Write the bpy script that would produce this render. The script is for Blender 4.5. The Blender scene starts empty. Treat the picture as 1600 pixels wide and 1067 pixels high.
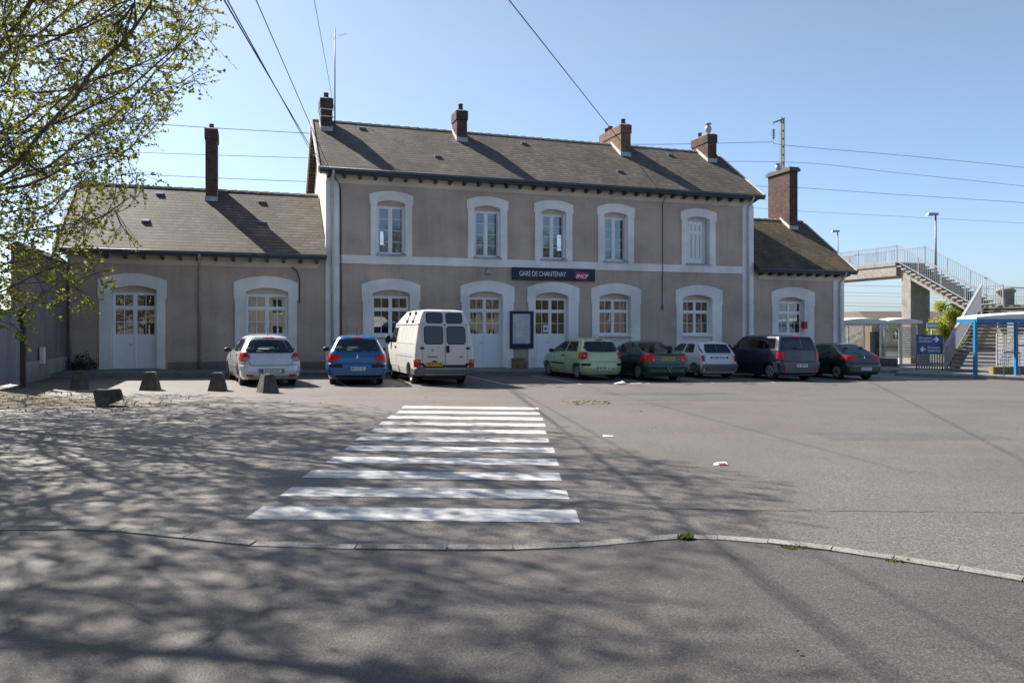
import bpy, bmesh, math, random
from mathutils import Vector, Matrix, kdtree, noise as mnoise
S = bpy.context.scene
COL = S.collection
R = math.radians
random.seed(7)

# ------------------------------------------------------------------ camera, sky, sun
cd = bpy.data.cameras.new("camera"); cam = bpy.data.objects.new("camera", cd); COL.objects.link(cam)
cam.location = (0, 0, 1.7); cam.rotation_euler = (R(90), 0, 0)
cd.sensor_width = 36; cd.lens = 27.36; cd.shift_y = -0.0109
cd.clip_start = 0.1; cd.clip_end = 5000
S.camera = cam
SUN = Vector((-.863, .630, 1.0)).normalized()            # towards the sun
EL = math.asin(SUN.z); AZ = math.atan2(SUN.x, SUN.y)
W = bpy.data.worlds.new("World"); S.world = W; W.use_nodes = True
wn = W.node_tree.nodes; wl = W.node_tree.links
sky = wn.new('ShaderNodeTexSky'); sky.sky_type = 'NISHITA'; sky.sun_disc = False
sky.sun_elevation = EL; sky.sun_rotation = AZ
sky.air_density = 1.0; sky.dust_density = .9; sky.ozone_density = 1.6; sky.altitude = 20
bg = wn['Background']; bg.inputs['Strength'].default_value = 0.0675
# paler, bluer air low down than the model's yellowish horizon
tcw = wn.new('ShaderNodeTexCoord'); sx_ = wn.new('ShaderNodeSeparateXYZ'); rw = wn.new('ShaderNodeValToRGB'); mw = wn.new('ShaderNodeMix')
rw.color_ramp.elements[0].color = (.76, .92, 1.22, 1); rw.color_ramp.elements[1].color = (1.08, 1.04, 1.0, 1); rw.color_ramp.elements[1].position = .34
mw.data_type = 'RGBA'; mw.blend_type = 'MULTIPLY'; mw.inputs[0].default_value = 1
wl.new(tcw.outputs['Generated'], sx_.inputs[0]); wl.new(sx_.outputs[2], rw.inputs[0]); wl.new(sky.outputs[0], mw.inputs[6]); wl.new(rw.outputs[0], mw.inputs[7]); wl.new(mw.outputs[2], bg.inputs[0])
sd = bpy.data.lights.new("sun", 'SUN'); sd.energy = 5.0; sd.angle = R(0.53); sd.color = (1, .94, .85)
so = bpy.data.objects.new("sun", sd); COL.objects.link(so)
so.rotation_euler = SUN.to_track_quat('Z', 'Y').to_euler(); so.location = (-30, 20, 40)
S.view_settings.view_transform = 'Standard'; S.view_settings.look = 'None'
S.view_settings.gamma = 1; S.view_settings.exposure = 1.3

# ------------------------------------------------------------------ helpers
def tag(o, label=None, cat=None, group=None, kind=None):
    if label: o['label'] = label
    if cat: o['category'] = cat
    if group: o['group'] = group
    if kind: o['kind'] = kind
    return o
def empty(name, loc=(0, 0, 0), rz=0, label=None, cat=None, group=None):
    o = bpy.data.objects.new(name, None); COL.objects.link(o); o.empty_display_size = .2
    o.location = loc; o.rotation_euler = (0, 0, rz)
    return tag(o, label, cat, group)
def kids(o): return [c for c in bpy.data.objects if c.parent == o]
def copy_tree(o, parent=None):
    c = o.copy(); COL.objects.link(c)
    if parent: c.parent = parent
    for ch in kids(o): copy_tree(ch, c)
    return c
class MB:
    def __init__(s): s.v = []; s.f = []; s.sm = []
    def add(s, vs, fs, smooth=False):
        b = len(s.v); s.v += [tuple(p) for p in vs]
        for f in fs: s.f.append([b + i for i in f]); s.sm.append(smooth)
        return s
    def box(s, x0, x1, y0, y1, z0, z1):
        if x0 > x1: x0, x1 = x1, x0
        if y0 > y1: y0, y1 = y1, y0
        if z0 > z1: z0, z1 = z1, z0
        v = [(x0,y0,z0),(x1,y0,z0),(x1,y1,z0),(x0,y1,z0),(x0,y0,z1),(x1,y0,z1),(x1,y1,z1),(x0,y1,z1)]
        return s.add(v, [(3,2,1,0),(4,5,6,7),(0,1,5,4),(1,2,6,5),(2,3,7,6),(3,0,4,7)])
    def hexa(s, lo, hi):                                   # two quads (ccw seen from above)
        n = len(lo)
        return s.add(list(lo) + list(hi), [tuple(reversed(range(n))), tuple(range(n, 2*n))] +
                     [(i, (i+1) % n, n + (i+1) % n, n + i) for i in range(n)])
    def tube(s, pts, r, n=8, caps=True, closed=False):
        pts = [Vector(p) for p in pts]; rs = r if isinstance(r, (list, tuple)) else [r]*len(pts)
        vs = []; fs = []; up = None
        for i, p in enumerate(pts):
            a = pts[max(i-1, 0)]; b = pts[min(i+1, len(pts)-1)]
            d = (b - a)
            if d.length < 1e-9: d = Vector((0, 0, 1))
            d.normalize()
            if up is None: up = d.orthogonal().normalized()
            up = (up - d*up.dot(d))
            if up.length < 1e-6: up = d.orthogonal()
            up.normalize(); w = d.cross(up)
            for k in range(n):
                t = 2*math.pi*k/n
                vs.append(p + (up*math.cos(t) + w*math.sin(t))*rs[i])
        for i in range(len(pts)-1):
            for k in range(n):
                a = i*n+k; b = i*n+(k+1) % n
                fs.append((a, b, b+n, a+n))
        s.add(vs, fs, n > 4)
        if caps:
            m = len(s.v) - len(vs)
            s.f.append([m+k for k in reversed(range(n))]); s.sm.append(False)
            s.f.append([m+(len(pts)-1)*n+k for k in range(n)]); s.sm.append(False)
        return s
    def bar(s, a, b, w, h=None):                           # square bar from a to b
        a = Vector(a); b = Vector(b); h = h or w
        d = (b-a).normalized(); x = d.cross(Vector((0, 0, 1)))
        if x.length < 1e-4: x = Vector((1, 0, 0))
        x.normalize(); y = x.cross(d)
        q = [x*w/2+y*h/2, -x*w/2+y*h/2, -x*w/2-y*h/2, x*w/2-y*h/2]
        return s.add([a+p for p in q] + [b+p for p in q], [(0,1,2,3),(7,6,5,4),(1,0,4,5),(2,1,5,6),(3,2,6,7),(0,3,7,4)])
    def lathe(s, prof, n=24, c=(0, 0, 0), axis='z'):
        vs = []; fs = []
        for (r, h) in prof:
            for k in range(n):
                t = 2*math.pi*k/n; x, y = r*math.cos(t), r*math.sin(t)
                p = (x, y, h) if axis == 'z' else ((h, x, y) if axis == 'x' else (x, h, y))
                vs.append((p[0]+c[0], p[1]+c[1], p[2]+c[2]))
        for i in range(len(prof)-1):
            for k in range(n): fs.append((i*n+k, i*n+(k+1) % n, (i+1)*n+(k+1) % n, (i+1)*n+k))
        return s.add(vs, fs, True)
    def ball(s, c, r, nu=12, nv=8):
        rx, ry, rz = (r, r, r) if not isinstance(r, (tuple, list)) else r
        vs = []; fs = []
        for j in range(nv+1):
            t = math.pi*j/nv
            for i in range(nu):
                q = 2*math.pi*i/nu
                vs.append((c[0]+rx*math.sin(t)*math.cos(q), c[1]+ry*math.sin(t)*math.sin(q), c[2]+rz*math.cos(t)))
        for j in range(nv):
            for i in range(nu): fs.append((j*nu+i, (j+1)*nu+i, (j+1)*nu+(i+1) % nu, j*nu+(i+1) % nu))
        return s.add(vs, fs, True)
    def build(s, name, mat, parent=None, sharp=None, **k):
        me = bpy.data.meshes.new(name); me.from_pydata(s.v, [], s.f)
        me.polygons.foreach_set('use_smooth', s.sm)
        if sharp: me.set_sharp_from_angle(angle=R(sharp))
        me.materials.append(mat); me.update()
        o = bpy.data.objects.new(name, me); COL.objects.link(o)
        if parent: o.parent = parent
        return tag(o, **k)
def mesh_obj(name, me, mat, parent=None, **k):
    me.name = name; me.materials.clear(); me.materials.append(mat)
    o = bpy.data.objects.new(name, me); COL.objects.link(o)
    if parent: o.parent = parent
    return tag(o, **k)
def from_curve(cu, fn):
    o = bpy.data.objects.new("tmp", cu); COL.objects.link(o)
    dg = bpy.context.evaluated_depsgraph_get()
    me = bpy.data.meshes.new_from_object(o.evaluated_get(dg))
    bpy.data.objects.remove(o); bpy.data.curves.remove(cu)
    for v in me.vertices: v.co = fn(v.co)
    me.flip_normals() if fn(Vector((1,0,0))).cross(fn(Vector((0,1,0)))).dot(fn(Vector((0,0,1)))) < 0 else None
    return me
def plate_mesh(outer, holes, v0, v1):
    """slab in the (x,z) plane between y=v0 and y=v1, with holes"""
    cu = bpy.data.curves.new("tmp", 'CURVE'); cu.dimensions = '2D'; cu.fill_mode = 'BOTH'; cu.extrude = abs(v1-v0)/2
    for loop in [outer] + list(holes):
        sp = cu.splines.new('POLY'); sp.points.add(len(loop)-1); sp.use_cyclic_u = True
        for p, (x, y) in zip(sp.points, loop): p.co = (x, y, 0, 1)
    m = (v0+v1)/2
    o = bpy.data.objects.new("tmp", cu); COL.objects.link(o)
    dg = bpy.context.evaluated_depsgraph_get()
    me = bpy.data.meshes.new_from_object(o.evaluated_get(dg))
    bpy.data.objects.remove(o); bpy.data.curves.remove(cu)
    for v in me.vertices: v.co = (v.co.x, m + v.co.z, v.co.y)
    me.flip_normals()
    for p in me.polygons: p.use_smooth = False
    return me
def text_mesh(txt, size, align='LEFT', shear=0, extrude=.002, bold=0, spacing=1.0, width=None):
    cu = bpy.data.curves.new("tmp", 'FONT'); cu.body = txt; cu.size = size; cu.align_x = align; cu.align_y = 'CENTER'
    cu.shear = shear; cu.extrude = extrude; cu.offset = bold; cu.space_character = spacing; cu.resolution_u = 3
    o = bpy.data.objects.new("tmp", cu); COL.objects.link(o)
    dg = bpy.context.evaluated_depsgraph_get()
    me = bpy.data.meshes.new_from_object(o.evaluated_get(dg))
    bpy.data.objects.remove(o); bpy.data.curves.remove(cu)
    if width and len(me.vertices):
        xs = [v.co.x for v in me.vertices]; k = width/max(max(xs)-min(xs), 1e-6)
        for v in me.vertices: v.co.x *= k
    return me
def text_on(name, txt, size, mat, parent, at, **k):        # text standing in the xz plane, facing -y
    me = text_mesh(txt, size, **k)
    for v in me.vertices: v.co = (v.co.x + at[0], at[1] - v.co.z, v.co.y + at[2])
    return mesh_obj(name, me, mat, parent)
def lerp(tab, x):
    if x <= tab[0][0]: return tab[0][1]
    for (a, fa), (b, fb) in zip(tab, tab[1:]):
        if x <= b: return fa + (fb-fa)*(x-a)/max(b-a, 1e-9)
    return tab[-1][1]

# ------------------------------------------------------------------ materials
class NT:
    def __init__(s, name):
        s.m = bpy.data.materials.new(name); s.m.use_nodes = True
        s.n = s.m.node_tree.nodes; s.l = s.m.node_tree.links; s.b = s.n['Principled BSDF']
        s._c = None
    def new(s, t, **kw):
        n = s.n.new(t)
        for k, v in kw.items():
            if k in n.inputs: n.inputs[k].default_value = v
            else: setattr(n, k, v)
        return n
    def co(s):
        if not s._c: s._c = s.n.new('ShaderNodeTexCoord').outputs['Object']
        return s._c
    def map(s, scale=(1,1,1), rot=(0,0,0), src=None):
        n = s.n.new('ShaderNodeMapping'); n.inputs['Scale'].default_value = scale; n.inputs['Rotation'].default_value = rot
        s.l.new(src or s.co(), n.inputs['Vector']); return n.outputs[0]
    def noise(s, scale, detail=4, rough=.55, vec=None):
        n = s.new('ShaderNodeTexNoise'); n.inputs['Scale'].default_value = scale
        n.inputs['Detail'].default_value = detail; n.inputs['Roughness'].default_value = rough
        s.l.new(vec or s.co(), n.inputs['Vector']); return n.outputs['Fac']
    def ramp(s, src, *stops):
        n = s.new('ShaderNodeValToRGB'); e = n.color_ramp.elements
        while len(e) < len(stops): e.new(.5)
        for el, (p, c) in zip(e, stops):
            el.position = p; el.color = (*c, 1) if not isinstance(c, (int, float)) else (c, c, c, 1)
        s.l.new(src, n.inputs[0]); return n.outputs[0]
    def mix(s, a, b, fac, mode='MIX'):
        n = s.new('ShaderNodeMix', data_type='RGBA', blend_type=mode)
        for sock, v in ((n.inputs[0], fac), (n.inputs[6], a), (n.inputs[7], b)):
            if isinstance(v, bpy.types.NodeSocket): s.l.new(v, sock)
            else: sock.default_value = v if isinstance(v, (int, float)) else (*v, 1)
        return n.outputs[2]
    def bump(s, h, strength=.3, dist=.01, prev=None):
        n = s.new('ShaderNodeBump'); n.inputs['Strength'].default_value = strength; n.inputs['Distance'].default_value = dist
        s.l.new(h, n.inputs['Height'])
        if prev: s.l.new(prev, n.inputs['Normal'])
        return n.outputs[0]
    def math(s, op, a, b=0):
        n = s.new('ShaderNodeMath', operation=op)
        for sock, v in ((n.inputs[0], a), (n.inputs[1], b)):
            if isinstance(v, bpy.types.NodeSocket): s.l.new(v, sock)
            else: sock.default_value = v
        return n.outputs[0]
    def out(s, col=None, rough=None, normal=None, metal=None, spec=None, coat=None):
        for key, v in (('Base Color', col), ('Roughness', rough), ('Normal', normal), ('Metallic', metal), ('Specular IOR Level', spec), ('Coat Weight', coat)):
            if v is None: continue
            if isinstance(v, bpy.types.NodeSocket): s.l.new(v, s.b.inputs[key])
            else: s.b.inputs[key].default_value = v if isinstance(v, (int, float)) else (*v, 1)
        return s.m
def _sep(s, src):
    n = s.new('ShaderNodeSeparateXYZ'); s.l.new(src, n.inputs[0]); return n.outputs
NT.sep = _sep
def plain(name, col, rough=.6, var=.12, scale=6, metal=0, spec=.4, bump=0, coat=0):
    t = NT(name)
    n = t.noise(scale, 5)
    c = t.mix(tuple(x*(1-var) for x in col), tuple(min(1, x*(1+var)) for x in col), t.ramp(n, (.3, 0.), (.7, 1.)))
    nm = t.bump(t.noise(scale*8, 3), bump, .005) if bump else None
    return t.out(c, rough, nm, metal, spec, coat)

def m_asphalt(name, c0, c1, speck=60, big=.35):
    t = NT(name)
    base = t.mix(c0, c1, t.ramp(t.noise(big, 6, .65), (.32, 0.), (.68, 1.)))
    st = t.noise(1.0, 5, .6, t.map((.25, 1.2, 1), (0, 0, .2)))
    base = t.mix(base, (.16, .15, .14), t.math('MULTIPLY', t.ramp(st, (.5, 0.), (.8, 1.)), .25))
    g = t.noise(speck, 3, .8)
    v = t.new('ShaderNodeTexVoronoi'); v.inputs['Scale'].default_value = speck*1.3; t.l.new(t.co(), v.inputs['Vector'])
    cellv = t.ramp(v.outputs['Color'], (.1, .35), (.45, .95), (.8, 1.5), (.97, 2.4))
    base = t.mix(base, cellv, .9, 'MULTIPLY')
    base = t.mix(base, t.ramp(g, (.3, .45), (.7, 1.5)), .7, 'MULTIPLY')
    patch = t.ramp(t.noise(.11, 3, .5), (.42, 0.), (.55, 1.))
    base = t.mix(base, (.1, .096, .09), t.math('MULTIPLY', patch, .12))
    nm = t.bump(g, .5, .012)
    return t.out(base, .62, nm, spec=.65)
M = {}
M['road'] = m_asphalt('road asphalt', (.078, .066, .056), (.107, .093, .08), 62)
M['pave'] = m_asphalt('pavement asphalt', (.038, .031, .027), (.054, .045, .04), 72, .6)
M['walk'] = m_asphalt('station pavement', (.12, .115, .11), (.17, .165, .155), 40)
def m_paint():
    t = NT('road paint')
    n = t.noise(9, 6, .7); g = t.noise(90, 3, .8)
    c = t.mix((.42, .415, .405), (.56, .555, .545), t.ramp(n, (.35, 0.), (.6, 1.)))
    c = t.mix(c, (.17, .16, .15), t.ramp(t.math('ADD', t.math('MULTIPLY', g, .5), t.math('MULTIPLY', t.noise(2.2, 5, .65), .5)), (.40, 1.), (.48, 0.)))
    return t.out(c, .7, t.bump(g, .4, .01))
M['paint'] = m_paint()
def m_granite(name, a, b):
    t = NT(name)
    v = t.new('ShaderNodeTexVoronoi'); v.inputs['Scale'].default_value = 70; t.l.new(t.co(), v.inputs['Vector'])
    c = t.mix(a, b, t.ramp(t.noise(3, 6, .7), (.35, 0.), (.65, 1.)))
    c = t.mix(c, t.ramp(v.outputs['Color'], (.1, .5), (.9, 1.4)), .7, 'MULTIPLY')
    return t.out(c, .85, t.bump(t.noise(40, 4, .8), .6, .02))
M['kerb'] = m_granite('granite kerb', (.15, .143, .132), (.24, .229, .212))
M['concrete'] = m_granite('weathered concrete', (.2, .185, .16), (.29, .275, .245))
M['bollard'] = m_granite('dark aggregate concrete', (.06, .054, .046), (.13, .118, .1))
def m_render(name, a, b, stain=.5, base_z=None):
    t = NT(name)
    c = t.mix(a, b, t.ramp(t.noise(.7, 6, .6), (.3, 0.), (.7, 1.)))
    streak = t.ramp(t.noise(1, 5, .6, t.map((2.2, 2.2, .18))), (.45, 0.), (.75, 1.))
    c = t.mix(c, tuple(x*.72 for x in a), t.math('MULTIPLY', streak, stain))
    zz = t.sep(t.co())[2]
    sp_ = t.math('MULTIPLY', t.ramp(t.math('MULTIPLY', zz, .5), (.0, 1.), (.12, .75), (.42, 0.)), t.ramp(t.noise(3.5, 6, .7), (.35, .2), (.65, 1.)))
    c = t.mix(c, tuple(x*.5 for x in a), t.math('MULTIPLY', sp_, min(1, stain*1.1)))
    blot = t.ramp(t.noise(.45, 5, .6, t.map((1, 1, 1.3), (.3, 0, .2))), (.4, .86), (.6, 1.08))
    c = t.mix(c, blot, 1.0, 'MULTIPLY')
    fine = t.ramp(t.noise(1, 6, .7, t.map((7, 7, .35))), (.52, 0.), (.72, 1.))
    c = t.mix(c, tuple(x*.62 for x in a), t.math('MULTIPLY', fine, stain*.45))
    g = t.noise(55, 4, .7)
    c = t.mix(c, t.ramp(g, (.3, .82), (.7, 1.12)), .6, 'MULTIPLY')
    return t.out(c, .9, t.bump(g, .5, .01), spec=.2)
M['render'] = m_render('taupe roughcast render', (.47, .375, .315), (.54, .44, .37))
M['white'] = m_render('off white limewash', (.80, .78, .75), (.87, .855, .83), .25)
M['cream'] = m_render('cream board', (.62, .54, .45), (.70, .62, .52), .3)
M['plinth'] = m_render('stained plinth', (.3, .285, .265), (.44, .425, .4), .9)
M['oldwall'] = m_render('grey stained wall render', (.2, .18, .165), (.28, .25, .23), .9)
M['joinery'] = plain('white painted joinery', (.80, .82, .84), .45, .04, 3)
M['louvre'] = plain('grey louvre gap', (.18, .19, .21), .7)
def m_tiles(name, cols, moss=(.12, .1, .05), mossf=.35, row=.215, wid=.2):
    t = NT(name)
    v = t.map((1, 1.22, 1))
    b = t.new('ShaderNodeTexBrick'); b.offset = .5
    for k, x in (('Scale', 1), ('Mortar Size', .004), ('Mortar Smooth', .3), ('Bias', 0), ('Brick Width', wid), ('Row Height', row)): b.inputs[k].default_value = x
    b.inputs['Color1'].default_value = (0, 0, 0, 1); b.inputs['Color2'].default_value = (1, 1, 1, 1); b.inputs['Mortar'].default_value = (.5, .5, .5, 1)
    t.l.new(v, b.inputs['Vector'])
    c = t.ramp(b.outputs['Color'], (0, cols[0]), (.5, cols[1]), (1, cols[2]))
    st = t.ramp(t.noise(1.0, 6, .65, t.map((.9, .25, 1))), (.35, 0.), (.7, 1.))
    c = t.mix(c, tuple(x*.5 for x in cols[1]), t.math('MULTIPLY', st, .75))
    ms = t.ramp(t.noise(.55, 6, .7, t.map((1, .45, 1), (0, 0, .1))), (.48, 0.), (.68, 1.))
    c = t.mix(c, moss, t.math('MULTIPLY', ms, mossf))
    mo = t.ramp(t.noise(.9, 6, .7, t.map((1, .6, 1), (0, 0, .4))), (.36, .62), (.5, 1.), (.68, 1.25)); c = t.mix(c, mo, .9, 'MULTIPLY')
    li = t.ramp(t.noise(2.3, 5, .75), (.58, 0.), (.72, 1.))
    c = t.mix(c, (.2, .187, .165), t.math('MULTIPLY', li, .4))
    c = t.mix(c, (.035, .03, .027), t.math('MULTIPLY', b.outputs['Fac'], .85))
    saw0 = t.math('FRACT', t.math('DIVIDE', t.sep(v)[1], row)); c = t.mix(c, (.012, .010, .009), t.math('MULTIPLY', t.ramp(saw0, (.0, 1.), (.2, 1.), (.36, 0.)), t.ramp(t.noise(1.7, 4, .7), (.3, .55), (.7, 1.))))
    saw = t.math('FRACT', t.math('DIVIDE', t.sep(v)[1], row))
    h = t.math('ADD', t.math('MULTIPLY', saw, -1.0), t.math('MULTIPLY', b.outputs['Fac'], -.6))
    nm = t.bump(h, .5, .018)
    return t.out(c, .7, nm, spec=.3)
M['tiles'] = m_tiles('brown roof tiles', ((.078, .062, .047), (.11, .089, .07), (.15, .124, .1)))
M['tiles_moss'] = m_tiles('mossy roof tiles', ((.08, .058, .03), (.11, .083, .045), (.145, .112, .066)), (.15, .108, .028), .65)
def m_brick(name, c1, c2, mort):
    t = NT(name)
    x = t.sep(t.co()); cb = t.new('ShaderNodeCombineXYZ')
    t.l.new(t.math('ADD', x[0], x[1]), cb.inputs[0]); t.l.new(x[2], cb.inputs[1])
    b = t.new('ShaderNodeTexBrick'); b.offset = .5
    for k, q in (('Scale', 1), ('Mortar Size', .007), ('Mortar Smooth', .2), ('Bias', -.2), ('Brick Width', .22), ('Row Height', .068)): b.inputs[k].default_value = q
    b.inputs['Color1'].default_value = (*c1, 1); b.inputs['Color2'].default_value = (*c2, 1); b.inputs['Mortar'].default_value = (*mort, 1)
    t.l.new(cb.outputs[0], b.inputs['Vector'])
    n = t.noise(3, 6, .7)
    c = t.mix(b.outputs['Color'], tuple(q*.45 for q in c1), t.math('MULTIPLY', t.ramp(n, (.45, 0.), (.7, 1.)), .7))
    return t.out(c, .9, t.bump(b.outputs['Fac'], -.5, .01), spec=.2)
M['brick'] = m_brick('dark red chimney brick', (.06, .031, .027), (.105, .057, .046), (.16, .13, .12))
M['brick2'] = m_brick('buff chimney brick', (.14, .075, .055), (.22, .13, .085), (.22, .18, .15))
M['pot'] = plain('terracotta pot', (.13, .05, .038), .8, .25, 9)
M['zinc'] = plain('grey zinc', (.33, .35, .37), .5, .15, 4, .2)
M['ridge'] = plain('pale mortar ridge', (.5, .48, .455), .8, .2, 4)
M['eave'] = plain('slate blue painted timber', (.05, .062, .08), .5, .15, 5)
M['gutter'] = plain('slate blue gutter', (.09, .11, .14), .45, .2, 4)
M['pvc'] = plain('pale grey pipe', (.5, .5, .5), .5, .1, 4)
M['pinkpipe'] = plain('pinkish painted pipe', (.36, .28, .25), .6, .12, 4)
M['cable'] = plain('black cable', (.012, .012, .014), .6)
M['wire'] = plain('dark wire', (.05, .055, .065), .6)
M['steel'] = plain('galvanised steel', (.16, .17, .185), .5, .12, 6, .3)
M['dsteel'] = plain('dark painted steel', (.05, .055, .06), .5, .15, 6)
M['mast'] = plain('grey green mast paint', (.14, .16, .17), .6, .15, 4)
M['rail2'] = plain('blue grey bar panel', (.26, .28, .31), .5, .1, 5)
M['rail'] = plain('pale grey painted railing', (.27, .285, .31), .5, .1, 5)
M['navy'] = plain('navy sign enamel', (.006, .017, .05), .35, .06, 3)
M['sblue'] = plain('blue direction sign', (.008, .06, .25), .35, .06, 3)
M['swhite'] = plain('white lettering', (.78, .79, .8), .5, .02)
M['bluesteel'] = plain('bright blue painted steel', (.02, .17, .36), .35, .08, 4, 0, .5)
M['whiteroof'] = plain('white shelter roof', (.62, .63, .64), .45, .06, 3)
M['darkfab'] = plain('dark matt plastic', (.012, .012, .013), .55, .2, 8)
M['greyplast'] = plain('grey bumper plastic', (.12, .12, .125), .6, .12, 5)
M['rubber'] = plain('tyre rubber', (.013, .013, .013), .8, .2, 9)
M['alloy'] = plain('wheel alloy', (.42, .43, .45), .35, .1, 5, .7)
M['steelrim'] = plain('wheel cover', (.3, .31, .32), .4, .1, 5, .5)
def m_glass(name, refl=.22, tint=(.5, .55, .58)):
    t = NT(name); t.n.remove(t.b)
    tr = t.new('ShaderNodeBsdfTransparent'); tr.inputs[0].default_value = (*tint, 1)
    gl = t.new('ShaderNodeBsdfGlossy'); gl.inputs['Roughness'].default_value = .015; gl.inputs[0].default_value = (.9, .95, 1, 1)
    t.l.new(t.bump(t.noise(1.3, 2), .04, .02), gl.inputs['Normal'])
    mx = t.new('ShaderNodeMixShader'); fr = t.new('ShaderNodeFresnel'); fr.inputs['IOR'].default_value = 1.5
    t.l.new(t.math('ADD', fr.outputs[0], refl), mx.inputs[0]); t.l.new(tr.outputs[0], mx.inputs[1]); t.l.new(gl.outputs[0], mx.inputs[2])
    t.l.new(mx.outputs[0], t.n['Material Output'].inputs[0]); return t.m
M['carglass'] = plain('dark car glass', (.012, .016, .018), .04, .1, 2, 0, .6, coat=.6)
M['carpane'] = m_glass('tinted car pane', .02, (.74, .80, .78))
M['cabin'] = plain('dark cabin lining', (.03, .03, .033), .8)
M['seat'] = plain('grey seat fabric', (.035, .037, .043), .9, .2, 9)
M['redlamp'] = plain('red lamp lens', (.5, .008, .01), .2, .1, 8, 0, .35, coat=.15)
M['clearlamp'] = plain('clear lamp lens', (.4, .25, .25), .2, .1, 8, 0, .6, coat=.5)
M['orangelamp'] = plain('orange lamp lens', (.55, .14, .02), .15, .1, 8, 0, .6, coat=.5)
M['plate_w'] = plain('white number plate', (.68, .69, .7), .4, .04)
M['plate_y'] = plain('yellow number plate', (.6, .36, .03), .4, .06)
M['plate_b'] = plain('plate blue band', (.02, .06, .35), .4)
M['ink'] = plain('black lettering', (.015, .015, .015), .5)
M['chrome'] = plain('chrome', (.6, .6, .62), .15, .05, 4, 1)
M['red'] = plain('red enamel', (.35, .02, .02), .45, .1)
M['brownroof'] = plain('brown sheet roof', (.075, .055, .045), .8, .15, .6)
M['tanwall'] = plain('tan cladding', (.24, .16, .11), .85, .15, .6)
M['soil'] = plain('leaf litter soil', (.12, .1, .072), .95, .35, 9, bump=.6)
M['dryleaf'] = plain('dry leaves', (.3, .21, .1), .9, .4, 20)
M['paper'] = plain('white paper', (.75, .74, .74), .8, .05, 10)
M['redpaper'] = plain('red printed paper', (.5, .08, .1), .7, .2, 20)
M['curtain'] = plain('beige curtain', (.22, .205, .205), .9, .15, 3)
M['ochre'] = plain('ochre lichen block', (.2, .15, .06), .9, .3, 8)
M['glass'] = m_glass('window glass', .12)
M['clearglass'] = m_glass('clear glass', -.02, (.98, .98, .98))
M['shelterglass'] = m_glass('shelter glass', .08, (.82, .86, .86))
def m_car(name, col, metal=.0, rough=.28, dirt=.5):
    t = NT(name)
    n = t.noise(2.5, 5); c = t.mix(tuple(x*.9 for x in col), tuple(min(1, x*1.06) for x in col), n)
    d = t.ramp(t.sep(t.co())[2], (.15, 1.), (.5, 0.))
    c = t.mix(c, (.16, .14, .12), t.math('MULTIPLY', t.math('MULTIPLY', d, t.ramp(t.noise(7, 5, .7), (.3, .1), (.7, 1.))), dirt*min(1, .1+sum(col))))
    return t.out(c, t.ramp(t.noise(2, 2), (.3, rough), (.7, rough+.06)), None, metal, .5, .6)
def m_leaf(name, a, b, tr):
    t = NT(name)
    oi = t.new('ShaderNodeTexCoord')
    n = t.noise(2.2, 4, .8)
    wn_ = t.new('ShaderNodeTexWhiteNoise'); wn_.noise_dimensions = '3D'
    sn = t.new('ShaderNodeVectorMath', operation='SNAP'); t.l.new(t.co(), sn.inputs[0]); sn.inputs[1].default_value = (.12, .12, .12)
    t.l.new(sn.outputs[0], wn_.inputs['Vector'])
    c = t.mix(a, b, t.math('MULTIPLY', t.math('ADD', n, wn_.outputs['Value']), .5))
    t.out(c, .6, spec=.3)
    tl = t.new('ShaderNodeBsdfTranslucent'); t.l.new(t.mix(c, tr, .5), tl.inputs[0])
    mx = t.new('ShaderNodeMixShader'); mx.inputs[0].default_value = .55
    t.l.new(t.b.outputs[0], mx.inputs[1]); t.l.new(tl.outputs[0], mx.inputs[2]); t.l.new(mx.outputs[0], t.n['Material Output'].inputs[0])
    return t.m
M['leaf'] = m_leaf('young plane leaf', (.10, .115, .018), (.22, .225, .04), (.42, .43, .05))
M['bush'] = m_leaf('spring green leaf', (.26, .30, .04), (.44, .48, .09), (.46, .50, .08))
M['weed'] = m_leaf('weed leaf', (.05, .075, .02), (.11, .14, .04), (.12, .16, .03))
M['darkleaf'] = m_leaf('dark shrub leaf', (.012, .02, .006), (.035, .045, .012), (.03, .05, .01))
def m_bark():
    t = NT('plane bark')
    c = t.mix((.05, .043, .033), (.17, .15, .115), t.ramp(t.noise(4, 6, .7), (.4, 0.), (.6, 1.)))
    return t.out(c, .9, t.bump(t.noise(14, 5, .8), .6, .02))
M['bark'] = m_bark()

# ------------------------------------------------------------------ the ground
SL = -.0133                                               # the square falls gently to the right
def gz(x): return SL*max(-40, min(40, x))
gm = MB()
xs = [-900, -40, 40, 900]; ys = [-60, 0, 20, 60, 200, 900]
for y in ys:
    for x in xs: gm.add([(x, y, gz(x))], [])
gm.f = [[j*4+i, j*4+i+1, (j+1)*4+i+1, (j+1)*4+i] for j in range(len(ys)-1) for i in range(3)]; gm.sm = [False]*len(gm.f)
gm.build('road', M['road'], kind='structure')
def sheet(name, poly, mat, dz, **k):
    m = MB(); m.add([(x, y, gz(x)+dz) for x, y in poly], [tuple(range(len(poly)))]); return m.build(name, mat, **k)
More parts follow.
